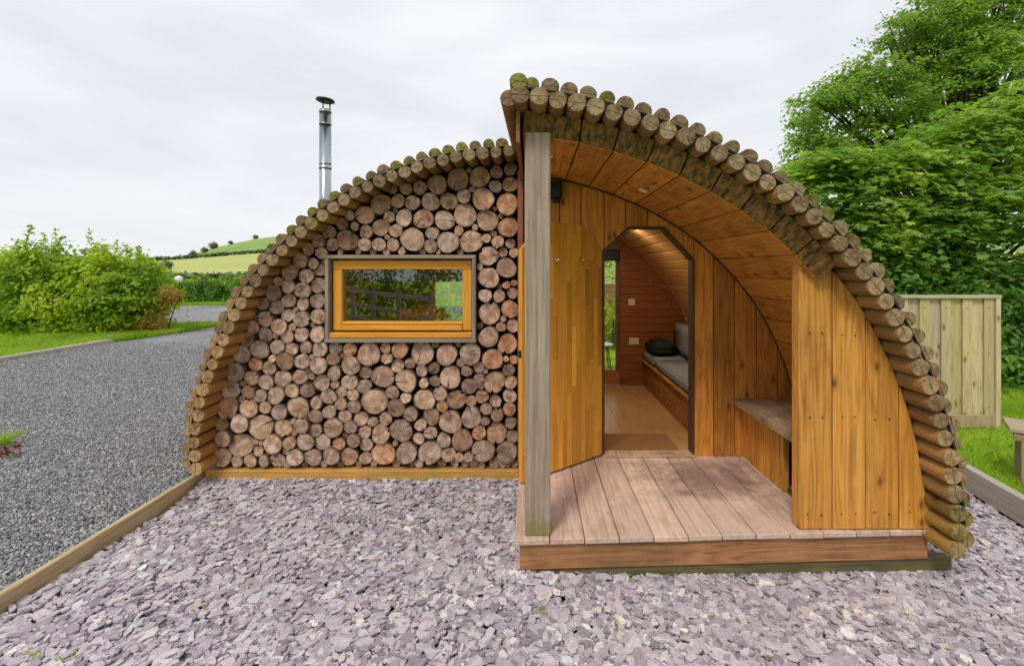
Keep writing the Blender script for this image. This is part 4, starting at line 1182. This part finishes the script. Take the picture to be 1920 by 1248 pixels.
# porch back wall with the eight-sided door opening
OX0, OX1, OXA, OXB = 0.574, 1.327, 0.792, 1.077
OZT, OZL, OZR = 2.08, 1.875, 1.81
def open_top(x):
    if x <= OX0 or x >= OX1: return None
    if x < OXA: return OZL + (OZT - OZL) * (x - OX0) / (OXA - OX0)
    if x > OXB: return OZR + (OZT - OZR) * (OX1 - x) / (OX1 - OXB)
    return OZT
joints = [-0.072, 0.05, 0.228, 0.405, OX0, 0.592, 0.768, 0.948, 1.125, 1.30, OX1, 1.49, 1.665, 1.84, 2.014, 2.19]
joints = [-0.072, 0.05, 0.228, 0.405, 0.592, 0.768, 0.948, 1.125, 1.327, 1.488, 1.662, 1.838, 2.012, 2.20]
bwall = None
for a, b in zip(joints[:-1], joints[1:]):
    a += .0028; b -= .0028
    brk = sorted({a, b, *[q for q in (OX0, OXA, OXB, OX1) if a < q < b], *np.linspace(a, b, 5)[1:-1].tolist()})
    top = [(q, ceil_z(q) + .012) for q in brk]
    inside = (a + b) / 2 > OX0 and (a + b) / 2 < OX1
    if not inside or (a < OX0 < b):
        if a < OX0 < b and OX0 - a < 0.03: inside = True
    def make(po, first):
        return prism('porch_back_wall' if first else 'wall_board', po, YW - .018, YW, M_honey_z, cabin if first else bwall, bev=.004, color=tuple(np.array((.92, .82, .70)) * random.uniform(.85, 1.1)))  # darker, redder tint stands in for shade at the back of the porch
    if a >= OX0 and b <= OX1:
        po = [(q, open_top(q) if open_top(q) else OZT) for q in brk] + top[::-1]
    elif a < OX0 < b:
        # board notched by the opening's left edge
        po = [(a, ZD), (OX0, ZD), (OX0, OZL)] + [(q, open_top(q)) for q in brk if q > OX0] + top[::-1]
    else:
        po = [(a, ZD), (b, ZD)] + top[::-1]
    po = [p for i, p in enumerate(po) if i == 0 or (abs(p[0] - po[i - 1][0]) + abs(p[1] - po[i - 1][1])) > 1e-4]
    o = make(po, bwall is None)
    if bwall is None: bwall = o
# dark sheathing behind the boards, two leaves either side of the opening and one over it
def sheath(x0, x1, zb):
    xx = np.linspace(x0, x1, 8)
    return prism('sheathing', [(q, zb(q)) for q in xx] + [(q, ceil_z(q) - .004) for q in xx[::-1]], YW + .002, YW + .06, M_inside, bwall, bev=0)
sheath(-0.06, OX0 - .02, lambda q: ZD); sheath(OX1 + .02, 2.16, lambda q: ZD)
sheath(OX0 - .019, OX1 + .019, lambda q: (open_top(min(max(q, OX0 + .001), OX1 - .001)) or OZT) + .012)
# door frame lining
M_dfr = wood('dark_frame', (0.045, 0.02, 0.012), (0.085, 0.035, 0.018), (0.13, 0.06, 0.03), 'z', vary=0.1, knots=False, rough=0.5)
opn = [(OX0, ZD + .0), (OX0, OZL), (OXA, OZT), (OXB, OZT), (OX1, OZR), (OX1, ZD)]
dfr = None
for (a, b) in zip(opn[:-1], opn[1:]):
    a_, b_ = Vector((a[0], 0, a[1])), Vector((b[0], 0, b[1])); d = b_ - a_
    nrm = Vector((d.z, 0, -d.x)).normalized()
    M = Matrix.Translation((a_ + b_) / 2 + nrm * .010 + Vector((0, YW + .02, 0))) @ Matrix.Rotation(math.atan2(d.x, d.z), 4, 'Y')
    o = put('door_frame' if dfr is None else 'frame_member', box_mesh(0.02, 0.105, d.length - .004, M_dfr, .003, 'frame_member'), cabin if dfr is None else dfr, M)
    if dfr is None: dfr = o
box('threshold', (OX0, YW - .05, ZD - .002), (OX1, YW + .07, ZD + .018), M_deck, cabin, .004, color=(.8, .72, .6))
# trim bead along the ceiling line on the back wall
bead = [(float(cp(s)[0]), YW - .03, float(cp(s)[1]) - .008) for s in np.linspace(0, dC[-1] - .25, 50)]
put('ceiling_bead', tube_mesh('ceiling_bead', bead, [.009] * 50, M_dfr, 6), bwall)
# black wall lamp
wl = box('wall_lamp', (0.150, YW - .085, 2.30), (0.245, YW - .02, 2.44), M_blackm, cabin, .006)
box('lamp_bracket', (0.17, YW - .10, 2.27), (0.225, YW - .03, 2.298), M_blackm, wl, .003)
box('lamp_lens', (0.16, YW - .09, 2.32), (0.235, YW - .0855, 2.42), simple('smoked_lens', (0.03, 0.03, 0.03), .15), wl, 0)

# open door leaf of glued staves, hinged on the left of the opening
dang = math.atan2(-.634, -.773)
DB = Matrix.Translation((0.575, YW - .022, 0)) @ Matrix.Rotation(dang, 4, 'Z')
DW = 0.83; DZ0 = ZD + .02
def leaf_top(u):
    u = min(max(u, 0), DW)
    if u < .21: return OZL + (OZT - OZL) * u / .21
    if u > DW - .21: return OZL + (OZT - OZL) * (DW - u) / .21
    return OZT
us_ = np.linspace(0.004, DW - .004, 24)
door = prism('door', [(0.004, DZ0 + .004), (DW - .004, DZ0 + .004)] + [(q, leaf_top(q) - .004) for q in us_[::-1]], -.040, -.004, M_stave, cabin, base=DB, bev=0)
u = 0.0; nst = 17; sw = DW / nst
for i in range(nst):
    z = DZ0; u0, u1 = i * sw + .0003, (i + 1) * sw - .0003
    zz = [z]
    zz.append(z + random.uniform(.08, .4))
    while zz[-1] < 2.1: zz.append(zz[-1] + random.uniform(.25, .55))
    for za, zb in zip(zz[:-1], zz[1:]):
        ta, tb = leaf_top(u0), leaf_top(u1)
        if za >= max(ta, tb) - .02: break
        last = zb >= min(ta, tb) - .06
        po = [(u0, za + .0003), (u1, za + .0003), (u1, tb if last else zb - .0003), (u0, ta if last else zb - .0003)]
        br = random.choice([.82, .92, .95, 1, 1, 1.05, 1.12, 1.22])
        prism('stave', po, -.0035 + random.uniform(-.0004, .0004), random.uniform(-.0003, .0003), M_stave, door, base=DB, color=(br, br * .98, br * .92), bev=.0006)
        if last: break
box('edge_band', (DW - .003, -.0385, DZ0), (DW + .003, -.001, OZL - .003), M_frame_z, door, .001, base=DB)
for u, zc in ((.257, 1.797), (.522, 1.79)):
    hk = put('coat_hook', tube_mesh('coat_hook', [(0, 0, .03), (0, .004, .012), (0, .03, .0), (0, .042, .012), (0, .04, .024)], [.006, .006, .0055, .005, .006], M_chrome, 8), door, DB @ Matrix.Translation((u, 0, zc)))
put('latch', box_mesh(.012, .03, .05, M_blackm, .003), door, DB @ Matrix.Translation((DW + .004, -.02, 1.13)))

# lit downlight in the cabin ceiling, seen just inside the top of the doorway
dlx, dly = 0.95, 5.0
dlz = ceil_z(dlx) - .012
M_glow = bpy.data.materials.new('lamp_glow'); M_glow.use_nodes = True
M_glow.node_tree.nodes['Principled BSDF'].inputs['Emission Color'].default_value = (1, .85, .62, 1)
M_glow.node_tree.nodes['Principled BSDF'].inputs['Emission Strength'].default_value = 12
dlo = put('downlight', tube_mesh('downlight', [(0, 0, -.006), (0, 0, .01)], [.04, .045], M_white, 16), cabin, loc=(dlx, dly, dlz))
put('lamp_disc', tube_mesh('lamp_disc', [(0, 0, -.008), (0, 0, -.0065)], [.03, .03], M_glow, 16), dlo, loc=(dlx, dly, dlz))
ll = bpy.data.lights.new('downlight_lamp', 'AREA'); ll.shape = 'DISK'; ll.size = .08; ll.energy = 10; ll.color = (1, .84, .62)
llo = bpy.data.objects.new('downlight_lamp', ll); COL.objects.link(llo)
place(llo, Matrix.Translation((dlx, dly, dlz - .012)), dlo)

# porch bench
M_btop = wood('worn_bench_top', (0.2, 0.12, 0.07), (0.36, 0.24, 0.15), (0.47, 0.34, 0.23), 'y', vary=.1, grime=(0.05, 0.035, 0.025), grime_amt=.3)
bench = box('porch_bench', (1.635, fy + .035, .638), (2.12, YW - .022, .680), M_btop, cabin, .005)
xb = YW - .022
for i in range(4):
    y1 = xb - i * .142; y0 = y1 - .140
    box('bench_panel', (1.725, y0, ZD + .002), (1.745, y1, .636), M_honey_z, bench, .002, color=(.9, .86, .72))
box('bench_leg', (1.72, xb - .63, ZD + .002), (1.765, xb - .59, .636), M_honey_z, bench, .003, color=(.9, .9, .7))
box('bench_floor_strip', (1.745, fy + .04, ZD + .002), (1.765, xb - .64, ZD + .03), M_dfr, bench, .002)
M_crate = simple('black_box', (0.012, 0.012, 0.013), .5)
box('dark_panel', (1.80, fy + .04, ZD + .002), (1.83, xb - .60, .60), M_crate, bench, .003)

# ------------------------------------------------------------------ cabin interior
for i in range(14):
    x0 = -2.45 + i * .33
    box('interior_floor' if i == 0 else 'floor_plank', (x0, 4.005, .13), (x0 + .3285, YB, ZD + random.uniform(-.0005, .0005)), M_floor, cabin if i == 0 else bpy.data.objects['interior_floor'], .0015)
# barrel lining
full = []
ir = np.argmax(Ceil[:, 0])
lw_, _, _ = offset_curve(Ld[np.argsort(-Ld[:, 1])], -0.13)
base_r = [p for p in Cp if p[0] > -0.05]
right = [(p[0], p[1]) for p in base_r]
left = [(-0.36 - p[0], p[1]) for p in base_r][::-1]
prof = np.array(left + right)
prof = resample(prof, 0.13)
lin = None
for i in range(len(prof) - 1):
    A, B = prof[i], prof[i + 1]
    o = strip_board('interior_lining' if lin is None else 'lining_board', A, B, 4.065, YB, mat=M_inlin, th=.012, parent=cabin if lin is None else lin)
    if lin is None: lin = o
# back wall with door and window openings
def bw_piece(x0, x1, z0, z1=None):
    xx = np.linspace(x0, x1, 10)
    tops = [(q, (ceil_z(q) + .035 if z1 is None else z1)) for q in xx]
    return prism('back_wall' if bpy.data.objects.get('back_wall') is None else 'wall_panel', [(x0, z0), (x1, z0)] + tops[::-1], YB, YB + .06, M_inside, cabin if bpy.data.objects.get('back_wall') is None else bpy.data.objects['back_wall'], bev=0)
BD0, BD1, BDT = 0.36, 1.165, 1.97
BW0, BW1, BWB, BWT = -1.33, 0.27, 0.42, 1.65  # rear window enlarged rightwards and downwards, out of view, to brighten the interior
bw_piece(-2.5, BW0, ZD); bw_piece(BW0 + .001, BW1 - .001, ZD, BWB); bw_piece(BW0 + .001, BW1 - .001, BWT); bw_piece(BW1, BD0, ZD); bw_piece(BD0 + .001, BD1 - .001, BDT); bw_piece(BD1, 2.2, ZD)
# tongue-and-groove lines on the visible back wall
bwo = bpy.data.objects['back_wall']
for i in range(16):
    z = ZD + .1 + i * .1
    xm = 2.1 if z < .8 else max(1.3, [q for q in np.linspace(1.2, 2.2, 60) if ceil_z(q) > z + .11][-1])
    box('lining_board', (BD1 + .002, YB - .012, z - .098), (xm, YB - .001, z - .002), M_inside, bwo, .003)
bd = box('back_door', (BD0 + .004, YB - .01, ZD + .01), (BD1 - .004, YB + .035, .40), M_honey_x, cabin, .004, color=(.6, .5, .4))
box('door_stile', (BD1 - .055, YB - .01, .401), (BD1 - .004, YB + .035, BDT - .004), M_dfr, bd, .004, color=(2, 2, 2))
box('door_stile', (BD0 + .004, YB - .01, .401), (BD0 + .055, YB + .035, BDT - .004), M_dfr, bd, .004)
box('door_pane', (BD0 + .05, YB + .01, .395), (BD1 - .05, YB + .012, BDT - .05), M_glass, bd, 0)
box('roller_blind', (BD0 + .02, YB - .05, 1.84), (BD1 - .004, YB - .014, BDT + .02), M_blackm, bd, .01)
box('door_handle', (BD1 - .04, YB - .05, 1.18), (BD1 - .022, YB - .012, 1.30), M_chrome, bd, .004)
for zc, w in ((1.30, .045), (.785, .065)):
    c = at(1184 if zc > 1 else 1188, 0, YB).x
    box('wall_switch' if zc > 1 else 'wall_socket', (c - w, YB - .022, zc - .045), (c + w, YB - .013, zc + .045), M_cream, bwo, .003)
wb = box('rear_window', (BW0, YB - .005, BWT - .05), (BW1, YB + .05, BWT), M_honey_x, cabin, .004)
box('frame', (BW0, YB - .005, BWB), (BW1, YB + .05, BWB + .05), M_honey_x, wb, .004)
box('frame', (BW0, YB - .005, BWB + .051), (BW0 + .05, YB + .05, BWT - .051), M_honey_z, wb, .004)
box('frame', (BW1 - .05, YB - .005, BWB + .051), (BW1, YB + .05, BWT - .051), M_honey_z, wb, .004)
box('pane', (BW0 + .04, YB + .02, BWB + .04), (BW1 - .04, YB + .022, BWT - .04), M_glass, wb, 0)

def soft_box(name, lo, hi, mat, parent, r=.03, seg=3, puff=0.0, base=None):
    lo, hi = Vector(lo), Vector(hi); s = hi - lo; c = (lo + hi) / 2
    bm = bmesh.new(); bmesh.ops.create_cube(bm, size=1.0); bmesh.ops.scale(bm, vec=s, verts=bm.verts)
    bmesh.ops.subdivide_edges(bm, edges=bm.edges, cuts=3, use_grid_fill=True)
    for v in bm.verts:
        d = Vector((v.co.x / s.x * 2, v.co.y / s.y * 2, v.co.z / s.z * 2))
        f = (1 - d.x ** 2) * (1 - d.y ** 2); v.co.z += puff * f * (1 if v.co.z > 0 else -.2)
    bmesh.ops.bevel(bm, geom=[e for e in bm.edges if e.calc_face_angle(0) > 1.0], offset=r, segments=seg, affect='EDGES')
    me = bpy.data.meshes.new(name); bm.to_mesh(me); bm.free(); me.materials.append(mat)
    me.polygons.foreach_set('use_smooth', [True] * len(me.polygons))
    M = Matrix.Translation(c)
    return put(name, me, parent, M if base is None else base @ M)
sofa = thing('sofa_bench', 'grey cushioned bench seat inside the cabin seen through the doorway', 'sofa', (1.7, 5.3, ZD))
box('base_panel', (1.47, 4.08, ZD + .002), (1.49, 5.68, .525), M_honey_y, sofa, .002, color=(.62, .55, .48))
box('base_panel', (1.47, 5.684, ZD + .002), (1.49, YB - .02, .525), M_honey_y, sofa, .002, color=(.6, .52, .46))
box('seat_rail', (1.445, 4.08, .526), (1.50, YB - .02, .560), M_honey_y, sofa, .004, color=(1.0, .95, .9))
soft_box('seat_cushion', (1.45, 4.10, .562), (2.0, 5.66, .665), M_cushion, sofa, .03, puff=.012)
soft_box('seat_cushion', (1.45, 5.67, .562), (2.0, YB - .02, .665), M_cushion, sofa, .03, puff=.012)
soft_box('back_cushion', (1.80, 4.5, .67), (1.92, 6.12, 1.06), M_cushion, sofa, .03, puff=.0)
# black bag and folded things on the seat
bagV = []
bag = soft_box('black_bag', (1.47, 5.80, .668), (1.76, 6.28, .82), M_cloth, None, .05, puff=.05)
tag(bag, 'crumpled black bag lying on the far end of the cushioned bench', 'bag')
tag(box('door_mat', (0.50, 4.03, ZD + .004), (1.235, 4.42, ZD + .018), M_mat, None, .004), 'brown coir doormat just inside the cabin doorway', 'doormat')

# flowers in a vase behind the cordwood window
fl = thing('flower_vase', 'orange and yellow flowers standing inside the cordwood wall window', 'flowers', (-0.915, 4.06, 1.14))
put('vase', tube_mesh('vase', [(0, 0, 0), (0, 0, .03), (0, 0, .1), (0, 0, .14)], [.03, .045, .04, .03], M_white, 14), fl, loc=(-0.915, 4.12, 1.139))
P = rng.normal(0, 1, (420, 3)) * np.array([.08, .02, .025]) + np.array([-0.905, 4.03, 1.355])
put('bloom', leaf_mesh('bloom', P, rng.normal(0, 1, (420, 3)) + np.array([0, -1, .8]), rng.uniform(.045, .075, 420), M_petal), fl)
P = rng.normal(0, 1, (80, 3)) * np.array([.08, .05, .04]) + np.array([-0.915, 4.06, 1.30])
put('foliage', leaf_mesh('foliage', P, rng.normal(0, 1, (80, 3)), rng.uniform(.04, .08, 80), M_beech), fl)
tag(box('shelf_table', (-1.5, 4.065, 1.10), (-.3, 4.30, 1.138), M_honey_x, None, .004, color=(.6, .5, .4)), 'narrow wooden shelf just inside the cordwood wall window', 'shelf')

# ------------------------------------------------------------------ fence panel, bench and garden on the right
fen = thing('fence_panel', 'pale weathered timber fence panel of upright boards on the lawn', 'fence', (4.5, 5.22, 0))
FX1 = at(1875, 0, 5.2).x
FZ1 = at(0, 553, 5.2).z; FZ0 = 0.02
nb = 10; bwid = .1165
for i in range(nb):
    x1 = FX1 - .055 - i * bwid; x0 = x1 - bwid + .004
    back = i % 2
    col = random.choice([(1, 1, 1), (1.02, 1.0, .8), (.98, .95, .97), (1.05, 1.03, .88), (1.02, 1.02, .74)])
    box('fence_board', (x0 + (-.012 if back else .004), 5.205 + back * .022, FZ0 + .12), (x1 + (.012 if back else -.004), 5.222 + back * .022, FZ1 - .04 + random.uniform(-.004, .004)), M_fence, fen, .002, color=col)
box('end_post', (FX1 - .052, 5.185, FZ0 - .02), (FX1, 5.25, FZ1 - .037), M_fence, fen, .003, color=(1.05, 1.02, .95))
box('top_rail', (FX1 - 1.30, 5.18, FZ1 - .036), (FX1 + .004, 5.255, FZ1), M_grey_x, fen, .003, color=(1.2, 1.2, 1.1))
box('bottom_rail', (FX1 - 1.25, 5.19, FZ0), (FX1 - .053, 5.204, FZ0 + .135), M_fence, fen, .003, color=(.85, .75, .65))

for i in range(0, nb, 2):
    xn = FX1 - .055 - (i + .5) * bwid
    for zz in (FZ0 + .22, FZ0 + .8, FZ1 - .14): put('nail', nailm, fen, Matrix.Translation((xn, 5.203, zz)))
tb = thing('garden_bench', 'corner of a weathered timber bench at the right edge', 'bench', (3.84, 3.86, 0), R(-38))
TBM = Matrix.Translation((3.84, 3.86, 0)) @ Matrix.Rotation(R(-38), 4, 'Z') @ Matrix.Translation((-3.805, -3.80, 0))
bz = .46
for i in range(3):
    box('seat_board', (3.805, 3.80 + i * .125, bz - .035), (5.2, 3.92 + i * .125, bz), M_grey_x, tb, .004, base=TBM, color=(1.0, .9, .75))
box('apron', (3.83, 3.815, bz - .10), (5.15, 3.84, bz - .036), M_grey_x, tb, .003, base=TBM, color=(.8, .65, .5))
for lx in (3.875, 5.03):
    for ly in (3.82, 4.06):
        box('leg', (lx, ly, -.03), (lx + .075, ly + .07, bz - .037), M_grey_z, tb, .004, base=TBM, color=(.85, .7, .52))

# garden behind, glimpsed through the back door
gt = thing('garden_table', 'round green garden table seen through the back door glass', 'table', (1.12, 8.6, 0))
tc = (1.02, 8.9)
put('table_top', tube_mesh('table_top', [(0, 0, -.012), (0, 0, .012)], [.36, .36], M_green_metal, 24), gt, loc=(tc[0], tc[1], .72))
for a in (.5, 2.1, 3.7, 5.2):
    put('leg', tube_mesh('leg', [(.05 * math.cos(a), .05 * math.sin(a), .70), (.1 * math.cos(a), .1 * math.sin(a), .35), (.3 * math.cos(a), .3 * math.sin(a), -.02)], [.011] * 3, M_blackm, 8), gt, loc=(tc[0], tc[1], 0))
ch = thing('garden_chair', 'slender dark metal garden chair beside the round garden table', 'chair', (1.3, 8.5, 0))
put('seat', tube_mesh('seat', [(0, 0, -.012), (0, 0, .01)], [.2, .2], M_white, 18), ch, loc=(1.22, 8.35, .43))
for a in (.8, 2.4, 3.9, 5.5):
    put('leg', tube_mesh('leg', [(.12 * math.cos(a), .12 * math.sin(a), .42), (.2 * math.cos(a), .2 * math.sin(a), -.02)], [.01] * 2, M_blackm, 8), ch, loc=(1.22, 8.35, 0))
put('backrest', tube_mesh('backrest', [(.19, -.1, .43), (.22, -.08, .85), (.22, .08, .85), (.19, .1, .43)], [.01] * 4, M_blackm, 8), ch, loc=(1.22, 8.35, 0))
shrub('garden_shrub', 'leafy green shrubbery beyond the garden table seen through the back door', (1.3, 10.8, 0),
      [((0.2, 10.8, .5), (.9, .5, .6), 50), ((1.5, 10.8, .55), (.9, .5, .65), 60), ((2.6, 10.9, .5), (.7, .5, .6), 30), ((1.4, 13, 2.6), (2.6, .8, 1.4), 110)], 30, .3, .11, M_beech, nst=16)
gf = thing('garden_screen', 'brown board screen behind the garden table seen through the back door', 'fence', (1.2, 11.6, 0))
for i in range(24):
    box('screen_board', (-.6 + i * .15, 11.6, -.03), (-.6 + i * .15 + .145, 11.625, 1.38), M_fence, gf, .002, color=(.75, .5, .4))

# ------------------------------------------------------------------ behind the viewer: what the window pane mirrors
rf = thing('rail_fence', 'low post and rail fence behind the viewer mirrored in the window pane', 'fence', (-4.3, -5.7, 0))
a, b = Vector((-6.9, -9.0, 0)), Vector((-2.3, -3.06, 0)); d = b - a
for z in (1.05, .62, .22):
    M = Matrix.Translation((a + b) / 2 + Vector((0, 0, z))) @ Matrix.Rotation(math.atan2(d.y, d.x), 4, 'Z')
    put('rail', box_mesh(d.length, .04, .11, M_grey_x, .004, 'rail'), rf, M)
for i in range(5):
    p = a + d * (i / 4); box('post', (p.x - .05, p.y - .09, -.05), (p.x + .05, p.y + .03, 1.2), M_grey_z, rf, .004)
shrub('rear_hedge', 'tall dark hedge behind the viewer mirrored in the window pane', (-6, -11, 0),
      [((-9 + i * 1.5, -11 + .5 * i, 1.4), (1.2, .9, 1.6), 60) for i in range(5)], 24, .4, .16, M_laurel, 'hedge', nst=12)

# ------------------------------------------------------------------ small things
shrub('window_shrub', 'leafy shrub outside the rear window seen through the cordwood wall window', (-1.6, 8.2, 0),
      [((-1.35, 8.2, .55), (.5, .4, .6), 50), ((-2.1, 8.4, .5), (.5, .4, .5), 40)], 26, .22, .09, M_beech, nst=8)
# fallen leaves, bark crumbs and moss on the chippings
k = 420
P = []
while len(P) < k:
    x, y = rng.uniform(-2.55, 3.2), rng.uniform(1.85, 3.9)
    if x > -0.1 and y > 2.66: continue
    if rng.uniform() < (0.25 if y < 3.4 else 1.0): P.append((x, y, 0.012 + (0.045 * min(max((y - 3.55) / .4, 0), 1) if x < 0 else 0)))
P = np.array(P)
M_litter = leaf_mat('leaf_litter', [(0.1, (.24, .14, .06)), (0.4, (.42, .30, .14)), (0.6, (.2, .24, .06)), (0.85, (.5, .42, .26))], .2)
tag(put('leaf_litter', leaf_mesh('leaf_litter', P, rng.normal(0, .45, (k, 3)) + np.array([0, 0, 1]), rng.uniform(.014, .034, k), M_litter)), kind='stuff')
def tuft(label, x, y, k, h, mat=M_blade, leaves=0):
    t = thing('weed', label, 'weed', (x, y, 0), group='small weeds')
    P = np.stack([rng.normal(x, .02, k), rng.normal(y, .02, k), np.full(k, .01)], 1)
    th = rng.uniform(0, 6.28, k); V = []
    for i in range(k):
        s = np.array([math.cos(th[i]), math.sin(th[i]), 0]) * .003
        dd = np.array([rng.normal(0, .5), rng.normal(0, .5), 1.0]); hh = h * rng.uniform(.5, 1.1)
        V += [P[i] - s, P[i] + s, P[i] + dd * hh * .6 + s, P[i] + dd * hh * np.array([1.5, 1.5, .95]), P[i] + dd * hh * .6 - s]
    put('blades', big_mesh('blades', np.array(V), np.arange(k * 5), np.full(k, 5), mat), t)
def gp(px, py): Yg = H * F / (py - CY); return ((px - CX) / F * Yg, Yg)
for px, py, k, h, lab in [(1020, 1148, 9, .035, 'tiny green weed in the slate just below the porch post'), (1155, 1172, 8, .03, 'tiny green weed in the slate below the porch beam'),
                          (62, 1238, 7, .035, 'grass tuft in the slate near the lower left corner'), (130, 1240, 5, .03, 'small grass sprig beside the lower left grass tuft'), (8, 835, 70, .17, 'grass clump on the gravel at the left edge'), (1700, 1150, 6, .03, 'tiny weed in the slate near the right roof foot')]:
    x, y = gp(px, py); tuft(lab, x, y, k, h)
x, y = gp(2, 858)
P = rng.normal(0, 1, (60, 3)) * np.array([.09, .07, .03]) + np.array([x - .03, y, .05])
dl = put('dead_leaves', leaf_mesh('dead_leaves', P, rng.normal(0, 1, (60, 3)) + np.array([0, 0, .6]), rng.uniform(.04, .08, 60), simple('dead_leaf', (.22, .09, .035), .9, noise_amt=.4)))
tag(dl, 'brown dead leaves around the grass clump at the left edge', 'leaves')
lp = at(335, 560, 21.5)
gl = thing('garden_lamp', 'small white topped lamp post by the end of the drive', 'lamp', (lp.x, 21.5, 0))
put('post', tube_mesh('post', [(0, 0, -.05), (0, 0, 1.15)], [.05, .05], M_blackm, 10), gl, loc=(lp.x, 21.5, 0))
put('head', tube_mesh('head', [(0, 0, 1.15), (0, 0, 1.2), (0, 0, 1.38), (0, 0, 1.45)], [.08, .15, .16, .04], M_white, 12), gl, loc=(lp.x, 21.5, 0))
